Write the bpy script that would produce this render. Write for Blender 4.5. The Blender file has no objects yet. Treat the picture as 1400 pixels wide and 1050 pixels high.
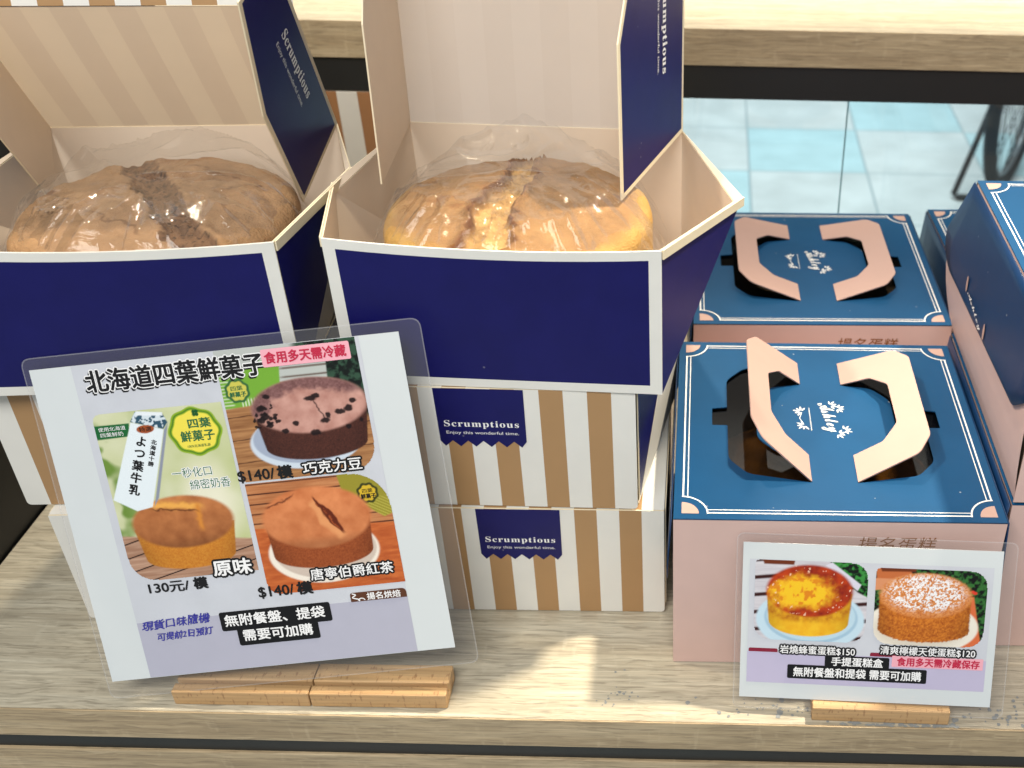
import bpy, bmesh, math, random
import numpy as np
from math import sin, cos, pi, radians
from mathutils import Matrix, Vector, noise

random.seed(7)
SC = bpy.context.scene
C = SC.collection

# ------------------------------------------------------------------ camera
CAMZ, PITCH, ROLL = 0.5563, 0.593, -0.0218
cd = bpy.data.cameras.new('camera')
cam = bpy.data.objects.new('camera', cd); C.objects.link(cam)
_fw = Vector((0, cos(PITCH), -sin(PITCH))); _dn = Vector((0, -sin(PITCH), -cos(PITCH))); _rt = Vector((1, 0, 0))
_r2 = _rt * cos(ROLL) + _dn * sin(ROLL); _d2 = -_rt * sin(ROLL) + _dn * cos(ROLL)
_m = Matrix((_r2, -_d2, -_fw)).transposed().to_4x4()
_m.translation = (0, 0, CAMZ)
cam.matrix_world = _m
cd.sensor_width = 36; cd.lens = 1491.84 / 1400 * 36
cd.shift_x = (700 - 966.96) / 1400
cd.clip_start = 0.01; cd.clip_end = 60
cd.dof.use_dof = True; cd.dof.focus_distance = 0.66; cd.dof.aperture_fstop = 10.5
SC.camera = cam

# ------------------------------------------------------------------ world and lamps
w = bpy.data.worlds.new("World"); SC.world = w; w.use_nodes = True
bg = w.node_tree.nodes['Background']
bg.inputs[0].default_value = (0.93, 0.96, 1.0, 1); bg.inputs[1].default_value = 0.42

def area(name, loc, target, size, power, col, size_y=None, spread=180):
    l = bpy.data.lights.new(name, 'AREA'); l.energy = power; l.color = col; l.size = size
    if size_y: l.shape = 'RECTANGLE'; l.size_y = size_y
    else: l.shape = 'DISK'
    l.spread = radians(spread)
    o = bpy.data.objects.new(name, l); C.objects.link(o); o.location = loc
    o.rotation_euler = (Vector(target) - Vector(loc)).to_track_quat('-Z', 'Y').to_euler()
    return o
def spot(name, loc, target, power, col, cone, blend, radius=0.06):
    l = bpy.data.lights.new(name, 'SPOT'); l.energy = power; l.color = col; l.spot_size = radians(cone); l.spot_blend = blend; l.shadow_soft_size = radius
    o = bpy.data.objects.new(name, l); C.objects.link(o); o.location = loc
    o.rotation_euler = (Vector(target) - Vector(loc)).to_track_quat('-Z', 'Y').to_euler()
    return o
spot('spot_lamp_right', (0.80, 1.05, 2.1), (0.02, 0.47, 0.05), 350, (1.0, 0.87, 0.67), 17, 0.75)
spot('spot_lamp_left', (-1.15, 1.05, 2.1), (-0.46, 0.46, 0.0), 190, (1.0, 0.86, 0.64), 10, 0.8)
spot('spot_lamp_middle', (-0.95, 0.75, 2.1), (-0.17, 0.57, 0.27), 75, (1.0, 0.84, 0.58), 6, 0.6)
spot('fill_spot_left', (-1.0, 0.35, 2.0), (0.20, 0.62, 0.16), 150, (1.0, 0.88, 0.70), 9, 0.7)  # fill spot added to brighten the upper right box's left side
area('spot_lamp_rear', (-0.25, 1.6, 2.1), (-0.15, 0.7, 0.3), 0.12, 30, (1.0, 0.86, 0.66))
area('upper_shelf_fill', (0.2, 1.24, 1.25), (0.2, 1.24, 0.27), 1.5, 6.0, (1.0, 0.80, 0.52), 0.06, 36)  # warm fill strip added to brighten the upper shelf top
area('front_fill', (-0.35, -0.75, 1.9), (-0.1, 0.6, 0.1), 1.4, 45, (1.0, 0.98, 0.935), 0.7)  # broad soft fill added from the front and above
area('street_daylight', (0.6, 3.3, 1.6), (0.6, 3.3, -0.75), 2.6, 44, (0.86, 0.96, 1.0), 2.0, 110)  # area lamp added to stand in for daylight on the street floor

vs = SC.view_settings
vs.view_transform = 'Standard'; vs.look = 'None'; vs.exposure = 0.0; vs.gamma = 1.0
try: vs.use_curve_mapping = False
except Exception: pass
SC.cycles.transparent_max_bounces = 24
SC.cycles.max_bounces = 10
SC.cycles.use_denoising = True
SC.cycles.caustics_reflective = False; SC.cycles.caustics_refractive = False

# ------------------------------------------------------------------ materials
def nm(name):
    m = bpy.data.materials.new(name); m.use_nodes = True
    return m, m.node_tree, m.node_tree.nodes['Principled BSDF']
def N(nt, t, **k):
    n = nt.nodes.new(t)
    for a, b in k.items(): setattr(n, a, b)
    return n
def rgba(c): return (c[0], c[1], c[2], 1)
def card(name, col, rough=0.42, var=0.05, bump=0.03, coat=0.0, scale=60, spec=0.5, dust=0.0):
    """printed card: faint mottling and paper tooth"""
    m, nt, b = nm(name)
    tc = N(nt, 'ShaderNodeTexCoord'); nz = N(nt, 'ShaderNodeTexNoise'); nz.inputs['Scale'].default_value = scale; nz.inputs['Detail'].default_value = 5
    nt.links.new(tc.outputs['Object'], nz.inputs['Vector'])
    mr = N(nt, 'ShaderNodeMapRange'); mr.inputs[3].default_value = 1 - var; mr.inputs[4].default_value = 1 + var
    nt.links.new(nz.outputs[0], mr.inputs[0])
    mx = N(nt, 'ShaderNodeVectorMath', operation='SCALE'); mx.inputs[0].default_value = col
    nt.links.new(mr.outputs[0], mx.inputs['Scale']); out = mx.outputs[0]
    if dust:
        vo = N(nt, 'ShaderNodeTexVoronoi'); vo.inputs['Scale'].default_value = 95; nt.links.new(tc.outputs['Object'], vo.inputs['Vector'])
        wn = N(nt, 'ShaderNodeSeparateColor'); nt.links.new(vo.outputs['Color'], wn.inputs[0])
        th = N(nt, 'ShaderNodeMapRange'); th.inputs[1].default_value = 0.55; th.inputs[2].default_value = 1.0; th.inputs[3].default_value = 0.0; th.inputs[4].default_value = 0.085; nt.links.new(wn.outputs[0], th.inputs[0])
        lt = N(nt, 'ShaderNodeMath', operation='LESS_THAN'); nt.links.new(vo.outputs['Distance'], lt.inputs[0]); nt.links.new(th.outputs[0], lt.inputs[1])
        ml = N(nt, 'ShaderNodeMath', operation='MULTIPLY'); ml.inputs[1].default_value = dust; nt.links.new(lt.outputs[0], ml.inputs[0])
        dm = N(nt, 'ShaderNodeMixRGB'); dm.inputs[2].default_value = (0.55, 0.55, 0.55, 1); nt.links.new(ml.outputs[0], dm.inputs[0]); nt.links.new(out, dm.inputs[1]); out = dm.outputs[0]
    nt.links.new(out, b.inputs['Base Color'])
    b.inputs['Roughness'].default_value = rough; b.inputs['Specular IOR Level'].default_value = spec
    b.inputs['Coat Weight'].default_value = coat; b.inputs['Coat Roughness'].default_value = 0.15
    if bump:
        n2 = N(nt, 'ShaderNodeTexNoise'); n2.inputs['Scale'].default_value = 1400; n2.inputs['Detail'].default_value = 3
        nt.links.new(tc.outputs['Object'], n2.inputs['Vector'])
        n3 = N(nt, 'ShaderNodeTexNoise'); n3.inputs['Scale'].default_value = 22; n3.inputs['Detail'].default_value = 2
        nt.links.new(tc.outputs['Object'], n3.inputs['Vector'])
        ad = N(nt, 'ShaderNodeMath', operation='MULTIPLY_ADD'); ad.inputs[1].default_value = 6.0
        nt.links.new(n3.outputs[0], ad.inputs[0]); nt.links.new(n2.outputs[0], ad.inputs[2])
        bp = N(nt, 'ShaderNodeBump'); bp.inputs['Strength'].default_value = bump; bp.inputs['Distance'].default_value = 0.002
        nt.links.new(ad.outputs[0], bp.inputs['Height']); nt.links.new(bp.outputs[0], b.inputs['Normal'])
    return m
def flat(name, col, rough=0.6, metal=0.0, spec=0.4):
    m, nt, b = nm(name); b.inputs['Base Color'].default_value = rgba(col)
    b.inputs['Roughness'].default_value = rough; b.inputs['Metallic'].default_value = metal; b.inputs['Specular IOR Level'].default_value = spec
    return m
def stripes(name, pitch, phase, colA, colB, axis=0, rough=0.4, translucent=0.0, base=None):
    """vertical printed stripes by object coordinate; optional bleed through thin board"""
    m, nt, b = nm(name)
    tc = N(nt, 'ShaderNodeTexCoord'); sp = N(nt, 'ShaderNodeSeparateXYZ'); nt.links.new(tc.outputs['Object'], sp.inputs[0])
    a = N(nt, 'ShaderNodeMath', operation='ADD'); a.inputs[1].default_value = phase; nt.links.new(sp.outputs[axis], a.inputs[0])
    d = N(nt, 'ShaderNodeMath', operation='DIVIDE'); d.inputs[1].default_value = 2 * pitch; nt.links.new(a.outputs[0], d.inputs[0])
    f = N(nt, 'ShaderNodeMath', operation='FRACT'); nt.links.new(d.outputs[0], f.inputs[0])
    g = N(nt, 'ShaderNodeMath', operation='GREATER_THAN'); g.inputs[1].default_value = 0.5; nt.links.new(f.outputs[0], g.inputs[0])
    mx = N(nt, 'ShaderNodeMixRGB'); mx.inputs[1].default_value = rgba(colA); mx.inputs[2].default_value = rgba(colB)
    nt.links.new(g.outputs[0], mx.inputs[0])
    nz = N(nt, 'ShaderNodeTexNoise'); nz.inputs['Scale'].default_value = 40; nz.inputs['Detail'].default_value = 4
    nt.links.new(tc.outputs['Object'], nz.inputs['Vector'])
    mr = N(nt, 'ShaderNodeMapRange'); mr.inputs[3].default_value = 0.94; mr.inputs[4].default_value = 1.05; nt.links.new(nz.outputs[0], mr.inputs[0])
    sc = N(nt, 'ShaderNodeVectorMath', operation='SCALE'); nt.links.new(mx.outputs[0], sc.inputs[0]); nt.links.new(mr.outputs[0], sc.inputs['Scale'])
    b.inputs['Roughness'].default_value = rough
    if translucent:
        b.inputs['Base Color'].default_value = rgba(base)
        t = N(nt, 'ShaderNodeBsdfTranslucent'); nt.links.new(sc.outputs[0], t.inputs[0])
        ms = N(nt, 'ShaderNodeMixShader'); ms.inputs[0].default_value = translucent
        nt.links.new(b.outputs[0], ms.inputs[1]); nt.links.new(t.outputs[0], ms.inputs[2])
        nt.links.new(ms.outputs[0], nt.nodes['Material Output'].inputs[0])
    else:
        nt.links.new(sc.outputs[0], b.inputs['Base Color'])
    return m
def vcol(name, rough=0.6, bump=0.0, bscale=900, coat=0.0, spec=0.3, sss=0.0):
    m, nt, b = nm(name)
    a = N(nt, 'ShaderNodeVertexColor', layer_name='col'); nt.links.new(a.outputs[0], b.inputs['Base Color'])
    b.inputs['Roughness'].default_value = rough; b.inputs['Specular IOR Level'].default_value = spec
    b.inputs['Coat Weight'].default_value = coat; b.inputs['Coat Roughness'].default_value = 0.12
    if sss:
        b.inputs['Subsurface Weight'].default_value = sss; b.inputs['Subsurface Radius'].default_value = (0.004, 0.002, 0.001)
        b.inputs['Subsurface Scale'].default_value = 1.0
    if bump:
        tc = N(nt, 'ShaderNodeTexCoord'); n2 = N(nt, 'ShaderNodeTexNoise'); n2.inputs['Scale'].default_value = bscale; n2.inputs['Detail'].default_value = 4
        nt.links.new(tc.outputs['Object'], n2.inputs['Vector'])
        bp = N(nt, 'ShaderNodeBump'); bp.inputs['Strength'].default_value = bump; bp.inputs['Distance'].default_value = 0.003
        nt.links.new(n2.outputs[0], bp.inputs['Height']); nt.links.new(bp.outputs[0], b.inputs['Normal'])
    return m
def wood(name, c1, c2, c3, axis=0, rough=0.45, fine=1.0, bump=0.15, cuts=0.0, fleck=0.0, pores=0.0):
    """laminate or timber grain running along one axis"""
    m, nt, b = nm(name)
    tc = N(nt, 'ShaderNodeTexCoord'); mp = N(nt, 'ShaderNodeMapping')
    s = [70 * fine] * 3; s[axis] = 2.6 * fine
    mp.inputs['Scale'].default_value = s
    nt.links.new(tc.outputs['Object'], mp.inputs[0])
    n1 = N(nt, 'ShaderNodeTexNoise'); n1.inputs['Scale'].default_value = 1.0; n1.inputs['Detail'].default_value = 7; n1.inputs['Roughness'].default_value = 0.62; n1.inputs['Distortion'].default_value = 0.35
    nt.links.new(mp.outputs[0], n1.inputs['Vector'])
    mp2 = N(nt, 'ShaderNodeMapping'); s2 = [420 * fine] * 3; s2[axis] = 12 * fine; mp2.inputs['Scale'].default_value = s2
    nt.links.new(tc.outputs['Object'], mp2.inputs[0])
    n2 = N(nt, 'ShaderNodeTexNoise'); n2.inputs['Scale'].default_value = 1.0; n2.inputs['Detail'].default_value = 5; n2.inputs['Roughness'].default_value = 0.6
    nt.links.new(mp2.outputs[0], n2.inputs['Vector'])
    cr = N(nt, 'ShaderNodeValToRGB'); e = cr.color_ramp.elements
    e[0].position = 0.33; e[0].color = rgba(c1); e[1].position = 0.68; e[1].color = rgba(c3)
    e2 = cr.color_ramp.elements.new(0.52); e2.color = rgba(c2)
    nt.links.new(n1.outputs[0], cr.inputs[0])
    r2 = N(nt, 'ShaderNodeMapRange'); r2.inputs[1].default_value = 0.3; r2.inputs[2].default_value = 0.7; r2.inputs[3].default_value = 0.72; r2.inputs[4].default_value = 1.16
    nt.links.new(n2.outputs[0], r2.inputs[0])
    sc = N(nt, 'ShaderNodeVectorMath', operation='SCALE'); nt.links.new(cr.outputs[0], sc.inputs[0]); nt.links.new(r2.outputs[0], sc.inputs['Scale'])
    out = sc.outputs[0]
    if cuts:  # short pale saw marks across the grain
        mp3 = N(nt, 'ShaderNodeMapping'); s3 = [38] * 3; s3[axis] = 150; mp3.inputs['Scale'].default_value = s3
        nt.links.new(tc.outputs['Object'], mp3.inputs[0])
        n3 = N(nt, 'ShaderNodeTexNoise'); n3.inputs['Scale'].default_value = 1.0; n3.inputs['Detail'].default_value = 3
        nt.links.new(mp3.outputs[0], n3.inputs['Vector'])
        r3 = N(nt, 'ShaderNodeMapRange'); r3.inputs[1].default_value = 0.60; r3.inputs[2].default_value = 0.70; r3.inputs[4].default_value = cuts
        nt.links.new(n3.outputs[0], r3.inputs[0])
        mx = N(nt, 'ShaderNodeMixRGB'); mx.inputs[2].default_value = rgba(c3); nt.links.new(r3.outputs[0], mx.inputs[0]); nt.links.new(out, mx.inputs[1]); out = mx.outputs[0]
    if pores:  # crisp short dark pore lines that wander a little
        wv = N(nt, 'ShaderNodeTexNoise'); wv.inputs['Scale'].default_value = 26; wv.inputs['Detail'].default_value = 2; nt.links.new(tc.outputs['Object'], wv.inputs['Vector'])
        wa = N(nt, 'ShaderNodeVectorMath', operation='MULTIPLY_ADD'); wa.inputs[1].default_value = (0.006, 0.006, 0.006); nt.links.new(wv.outputs['Color'], wa.inputs[0]); nt.links.new(tc.outputs['Object'], wa.inputs[2])
        for sc_, ax_, lo, hi, amt, colr in ((620, 42, 0.54, 0.66, pores, tuple(c * 0.62 for c in c1)), (430, 26, 0.56, 0.70, pores * 0.8, tuple(min(0.8, c * 1.12) for c in c3)), (300, 16, 0.57, 0.66, pores * 0.7, tuple(c * 0.7 for c in c1))):
            mp4 = N(nt, 'ShaderNodeMapping'); s4 = [sc_] * 3; s4[axis] = ax_; mp4.inputs['Scale'].default_value = s4; mp4.inputs['Location'].default_value = (sc_ * 0.01, 1.7, 3.1)
            nt.links.new(wa.outputs[0], mp4.inputs[0])
            n4 = N(nt, 'ShaderNodeTexNoise'); n4.inputs['Scale'].default_value = 1.0; n4.inputs['Detail'].default_value = 3; n4.inputs['Roughness'].default_value = 0.55; nt.links.new(mp4.outputs[0], n4.inputs['Vector'])
            r4 = N(nt, 'ShaderNodeMapRange'); r4.inputs[1].default_value = lo; r4.inputs[2].default_value = hi; r4.inputs[4].default_value = amt; nt.links.new(n4.outputs[0], r4.inputs[0])
            mx = N(nt, 'ShaderNodeMixRGB'); mx.inputs[2].default_value = rgba(colr); nt.links.new(r4.outputs[0], mx.inputs[0]); nt.links.new(out, mx.inputs[1]); out = mx.outputs[0]
    if fleck:  # short brown medullary flecks
        mp3 = N(nt, 'ShaderNodeMapping'); s3 = [170] * 3; s3[axis] = 520; mp3.inputs['Scale'].default_value = s3
        nt.links.new(tc.outputs['Object'], mp3.inputs[0])
        n3 = N(nt, 'ShaderNodeTexNoise'); n3.inputs['Scale'].default_value = 1.0; n3.inputs['Detail'].default_value = 2
        nt.links.new(mp3.outputs[0], n3.inputs['Vector'])
        r3 = N(nt, 'ShaderNodeMapRange'); r3.inputs[1].default_value = 0.60; r3.inputs[2].default_value = 0.68; r3.inputs[4].default_value = fleck
        nt.links.new(n3.outputs[0], r3.inputs[0])
        mx = N(nt, 'ShaderNodeMixRGB'); mx.inputs[2].default_value = (0.24, 0.11, 0.045, 1); nt.links.new(r3.outputs[0], mx.inputs[0]); nt.links.new(out, mx.inputs[1]); out = mx.outputs[0]
    nt.links.new(out, b.inputs['Base Color'])
    b.inputs['Roughness'].default_value = rough
    bp = N(nt, 'ShaderNodeBump'); bp.inputs['Strength'].default_value = bump; bp.inputs['Distance'].default_value = 0.001
    nt.links.new(n2.outputs[0], bp.inputs['Height']); nt.links.new(bp.outputs[0], b.inputs['Normal'])
    return m
def film(name, gloss=0.10, haze=0.02, rough=0.06, tint=(1, 1, 1), bump=0.0, bscale=60):
    """thin clear plastic: mostly transparent, mirror-like at grazing angles"""
    m, nt, b = nm(name); nt.nodes.remove(b)
    tr = N(nt, 'ShaderNodeBsdfTransparent'); tr.inputs[0].default_value = rgba(tint)
    gl = N(nt, 'ShaderNodeBsdfGlossy'); gl.inputs['Roughness'].default_value = rough
    df = N(nt, 'ShaderNodeBsdfDiffuse'); df.inputs[0].default_value = (0.9, 0.9, 0.9, 1)
    lw = N(nt, 'ShaderNodeLayerWeight'); lw.inputs[0].default_value = 0.25
    mr = N(nt, 'ShaderNodeMapRange'); mr.inputs[3].default_value = gloss * 0.45; mr.inputs[4].default_value = min(1, gloss * 5)
    nt.links.new(lw.outputs['Fresnel'], mr.inputs[0])
    m1 = N(nt, 'ShaderNodeMixShader'); m1.inputs[0].default_value = haze
    nt.links.new(tr.outputs[0], m1.inputs[1]); nt.links.new(df.outputs[0], m1.inputs[2])
    m2 = N(nt, 'ShaderNodeMixShader'); nt.links.new(mr.outputs[0], m2.inputs[0]); nt.links.new(m1.outputs[0], m2.inputs[1]); nt.links.new(gl.outputs[0], m2.inputs[2])
    nt.links.new(m2.outputs[0], nt.nodes['Material Output'].inputs[0])
    if bump:
        tc = N(nt, 'ShaderNodeTexCoord'); n2 = N(nt, 'ShaderNodeTexNoise'); n2.inputs['Scale'].default_value = bscale; n2.inputs['Detail'].default_value = 5; n2.inputs['Distortion'].default_value = 1.2
        nt.links.new(tc.outputs['Object'], n2.inputs['Vector'])
        bp = N(nt, 'ShaderNodeBump'); bp.inputs['Strength'].default_value = bump; bp.inputs['Distance'].default_value = 0.006
        nt.links.new(n2.outputs[0], bp.inputs['Height']); nt.links.new(bp.outputs[0], gl.inputs['Normal']); nt.links.new(bp.outputs[0], lw.inputs['Normal'])
    return m

WHITE = (0.76, 0.75, 0.70); BROWN = (0.40, 0.235, 0.105); NAVY = (0.0075, 0.0075, 0.098)
M = {}
M['white'] = card('white_card', WHITE, 0.4)
M['cream'] = card('raw_card', (0.75, 0.63, 0.50), 0.5, 0.04)
M['edge'] = card('cut_card_edge', (0.80, 0.70, 0.50), 0.6, 0.05)
M['navy'] = card('navy_print', NAVY, 0.36, 0.16, 0.05, spec=0.24, dust=0.22)
PITCHW = 0.19 / 13
M['striped'] = stripes('striped_print', PITCHW, 0.095, WHITE, BROWN)
M['wide_striped'] = stripes('wide_striped_print', 0.0195, 0.00975, (0.70, 0.66, 0.58), (0.34, 0.16, 0.065))
M['bleed'] = stripes('thin_card_with_stripes_behind', PITCHW * 1.12, 0.095, (0.80, 0.67, 0.50), (0.69, 0.56, 0.42), translucent=0.42, base=(0.76, 0.64, 0.53))
M['bleed_soft'] = stripes('thin_card_with_soft_stripes_behind', PITCHW * 1.3, 0.095, (0.70, 0.61, 0.53), (0.66, 0.565, 0.48), translucent=0.45, base=(0.78, 0.69, 0.62))
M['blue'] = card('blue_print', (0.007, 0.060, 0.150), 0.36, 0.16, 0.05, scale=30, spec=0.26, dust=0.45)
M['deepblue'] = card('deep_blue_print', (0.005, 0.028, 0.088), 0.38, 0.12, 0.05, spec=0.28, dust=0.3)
M['pink'] = card('pink_card', (0.66, 0.46, 0.41), 0.42, 0.05)
M['kraft'] = card('inner_card', (0.17, 0.13, 0.095), 0.6, 0.1)
M['palepink'] = card('pale_pink_card', (0.45, 0.295, 0.25), 0.5, 0.04)
M['line'] = flat('white_ink', (0.82, 0.80, 0.76), 0.45)
M['gold'] = flat('gold_foil', (0.27, 0.095, 0.015), 0.35, 0.0)
M['inkwhite'] = flat('white_lettering', (0.85, 0.85, 0.85), 0.5)
M['inkblack'] = flat('black_lettering', (0.008, 0.008, 0.009), 0.35)
M['inkred'] = flat('crimson_lettering', (0.50, 0.02, 0.06), 0.45)
M['inkgreen'] = flat('green_lettering', (0.02, 0.13, 0.05), 0.45)
M['inkpen'] = flat('blue_pen', (0.04, 0.04, 0.30), 0.5)
M['black_label'] = flat('black_print', (0.006, 0.006, 0.007), 0.3)
M['pink_label'] = flat('pink_print', (0.83, 0.40, 0.47), 0.4)
M['brown_label'] = flat('brown_print', (0.10, 0.035, 0.015), 0.4)
M['maroon'] = flat('maroon_print', (0.22, 0.012, 0.035), 0.4)
M['paper'] = card('white_paper', (0.62, 0.66, 0.67), 0.32, 0.02, 0.01)
M['marble'] = card('marbled_print', (0.56, 0.58, 0.63), 0.3, 0.10, 0.0, scale=45)
M['lavender'] = card('lavender_print', (0.43, 0.43, 0.52), 0.3, 0.04, 0.0)
M['lilac'] = card('lilac_print', (0.50, 0.46, 0.62), 0.3, 0.04, 0.0)
M['photo'] = vcol('printed_photo', 0.3, coat=0.2)
M['pouch'] = film('laminating_film', 0.06, 0.022, 0.10)
M['pouch_rim'] = film('welded_film_edge', 0.12, 0.13, 0.15)
M['bag'] = film('clear_bag', 0.05, 0.022, 0.045, bump=0.22, bscale=60)
M['window'] = film('window_film', 0.035, 0.0, 0.05, (0.58, 0.54, 0.49))  # shade of the box interior put into the film's tint
M['glass'] = film('shop_glass', 0.05, 0.0, 0.0, (0.90, 0.97, 0.97))
M['glass_edge'] = flat('glass_joint', (0.05, 0.14, 0.15), 0.2)
M['cake'] = vcol('sponge_crust', 0.72, 0.40, 620, spec=0.18, sss=0.08)
M['oak'] = wood('pale_oak_laminate', (0.42, 0.37, 0.275), (0.50, 0.45, 0.34), (0.57, 0.525, 0.41), fine=1.3, cuts=0.3, pores=0.75)
M['oak_edge'] = wood('oak_edge_band', (0.34, 0.25, 0.145), (0.44, 0.335, 0.20), (0.52, 0.41, 0.26), fine=1.6, cuts=0.45, pores=0.6)
M['beech'] = wood('beech_block', (0.46, 0.27, 0.115), (0.55, 0.345, 0.165), (0.60, 0.40, 0.205), fine=1.0, rough=0.5, fleck=0.6, bump=0.04)
M['black_metal'] = card('black_painted_metal', (0.012, 0.012, 0.011), 0.45, 0.1, 0.02)
M['black_panel'] = card('black_laminate', (0.006, 0.006, 0.006), 0.5, 0.1, 0.02)
M['rubber'] = flat('black_rubber', (0.02, 0.02, 0.022), 0.7)
M['steel'] = flat('dull_steel', (0.25, 0.26, 0.27), 0.35, 0.8)
M['chip'] = card('grey_blue_chips', (0.23, 0.245, 0.245), 0.6, 0.25, 0.05, scale=300)

def tile_material():
    m, nt, b = nm('street_tiles')
    tc = N(nt, 'ShaderNodeTexCoord')
    sp = N(nt, 'ShaderNodeSeparateXYZ'); nt.links.new(tc.outputs['Object'], sp.inputs[0])
    T = 0.356
    def cell(o, off):
        a = N(nt, 'ShaderNodeMath', operation='ADD'); a.inputs[1].default_value = off; nt.links.new(sp.outputs[o], a.inputs[0])
        d = N(nt, 'ShaderNodeMath', operation='DIVIDE'); d.inputs[1].default_value = T; nt.links.new(a.outputs[0], d.inputs[0])
        f = N(nt, 'ShaderNodeMath', operation='FRACT'); nt.links.new(d.outputs[0], f.inputs[0])
        fl = N(nt, 'ShaderNodeMath', operation='FLOOR'); nt.links.new(d.outputs[0], fl.inputs[0])
        s = N(nt, 'ShaderNodeMath', operation='SUBTRACT'); s.inputs[1].default_value = 0.5; nt.links.new(f.outputs[0], s.inputs[0])
        ab = N(nt, 'ShaderNodeMath', operation='ABSOLUTE'); nt.links.new(s.outputs[0], ab.inputs[0])
        return ab.outputs[0], fl.outputs[0]
    ax, fx = cell(0, -0.113 + 100 * T); ay, fy = cell(1, -3.097 + 100 * T)
    mxx = N(nt, 'ShaderNodeMath', operation='MAXIMUM'); nt.links.new(ax, mxx.inputs[0]); nt.links.new(ay, mxx.inputs[1])
    gr = N(nt, 'ShaderNodeMath', operation='GREATER_THAN'); gr.inputs[1].default_value = 0.491; nt.links.new(mxx.outputs[0], gr.inputs[0])
    # diagonal two-tone laying pattern: (column + 2*row) mod 3
    c1 = N(nt, 'ShaderNodeMath', operation='MULTIPLY_ADD'); c1.inputs[1].default_value = 1.0; nt.links.new(fy, c1.inputs[0]); nt.links.new(fx, c1.inputs[2])
    md = N(nt, 'ShaderNodeMath', operation='MODULO'); md.inputs[1].default_value = 2.0; nt.links.new(c1.outputs[0], md.inputs[0])
    cy = N(nt, 'ShaderNodeMath', operation='LESS_THAN'); cy.inputs[1].default_value = 0.5; nt.links.new(md.outputs[0], cy.inputs[0])
    k1 = N(nt, 'ShaderNodeMath', operation='MULTIPLY_ADD'); k1.inputs[1].default_value = 2.0; nt.links.new(fy, k1.inputs[0]); nt.links.new(fx, k1.inputs[2])
    k2 = N(nt, 'ShaderNodeMath', operation='ADD'); k2.inputs[1].default_value = 4.0; nt.links.new(k1.outputs[0], k2.inputs[0])
    k3 = N(nt, 'ShaderNodeMath', operation='MODULO'); k3.inputs[1].default_value = 7.0; nt.links.new(k2.outputs[0], k3.inputs[0])
    k4 = N(nt, 'ShaderNodeMath', operation='SUBTRACT'); k4.inputs[1].default_value = 3.0; nt.links.new(k3.outputs[0], k4.inputs[0])
    k5 = N(nt, 'ShaderNodeMath', operation='ABSOLUTE'); nt.links.new(k4.outputs[0], k5.inputs[0])
    k6 = N(nt, 'ShaderNodeMath', operation='COMPARE'); k6.inputs[1].default_value = 1.0; k6.inputs[2].default_value = 0.1; nt.links.new(k5.outputs[0], k6.inputs[0])
    k7 = N(nt, 'ShaderNodeMath', operation='SUBTRACT', use_clamp=True); nt.links.new(cy.outputs[0], k7.inputs[0]); nt.links.new(k6.outputs[0], k7.inputs[1]); cy = k7
    nz = N(nt, 'ShaderNodeTexNoise'); nz.inputs['Scale'].default_value = 7; nz.inputs['Detail'].default_value = 6; nt.links.new(tc.outputs['Object'], nz.inputs['Vector'])
    mr = N(nt, 'ShaderNodeMapRange'); mr.inputs[1].default_value = 0.3; mr.inputs[2].default_value = 0.7; mr.inputs[3].default_value = 0.86; mr.inputs[4].default_value = 1.1; nt.links.new(nz.outputs[0], mr.inputs[0])
    a = N(nt, 'ShaderNodeMixRGB'); a.inputs[1].default_value = (0.52, 0.53, 0.53, 1); a.inputs[2].default_value = (0.40, 0.53, 0.56, 1); nt.links.new(cy.outputs[0], a.inputs[0])
    s = N(nt, 'ShaderNodeVectorMath', operation='SCALE'); nt.links.new(a.outputs[0], s.inputs[0]); nt.links.new(mr.outputs[0], s.inputs['Scale'])
    g = N(nt, 'ShaderNodeMixRGB'); g.inputs[2].default_value = (0.26, 0.31, 0.33, 1); nt.links.new(gr.outputs[0], g.inputs[0]); nt.links.new(s.outputs[0], g.inputs[1])
    nt.links.new(g.outputs[0], b.inputs['Base Color']); b.inputs['Roughness'].default_value = 0.35
    return m
M['tiles'] = tile_material()

# ------------------------------------------------------------------ object helpers
def thing(name, label, cat, loc=(0, 0, 0), rotz=0.0, group=None, matrix=None):
    o = bpy.data.objects.new(name, None); C.objects.link(o); o.empty_display_size = 0.02
    if matrix is not None: o.matrix_world = matrix
    else: o.location = loc; o.rotation_euler = (0, 0, rotz)
    return tag(o, label, cat, group)
def tag(o, label, cat, group=None):
    o['label'] = label; o['category'] = cat
    if group: o['group'] = group
    return o
def obj(name, me, mats, parent=None, loc=(0, 0, 0), smooth=False, bevel=0.0):
    """link mesh data (or a bmesh) as ONE object"""
    if isinstance(me, bmesh.types.BMesh):
        bm = me; me = bpy.data.meshes.new(name); bm.to_mesh(me); bm.free()
    me.name = name
    if not isinstance(mats, (list, tuple)): mats = [mats]
    for m in mats: me.materials.append(m)
    o = bpy.data.objects.new(name, me); C.objects.link(o); o.location = loc
    if parent: o.parent = parent
    if smooth: me.polygons.foreach_set('use_smooth', [True] * len(me.polygons))
    if bevel:
        md = o.modifiers.new('edge', 'BEVEL'); md.width = bevel; md.segments = 2; md.limit_method = 'ANGLE'; md.angle_limit = radians(35)
    return o
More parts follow.
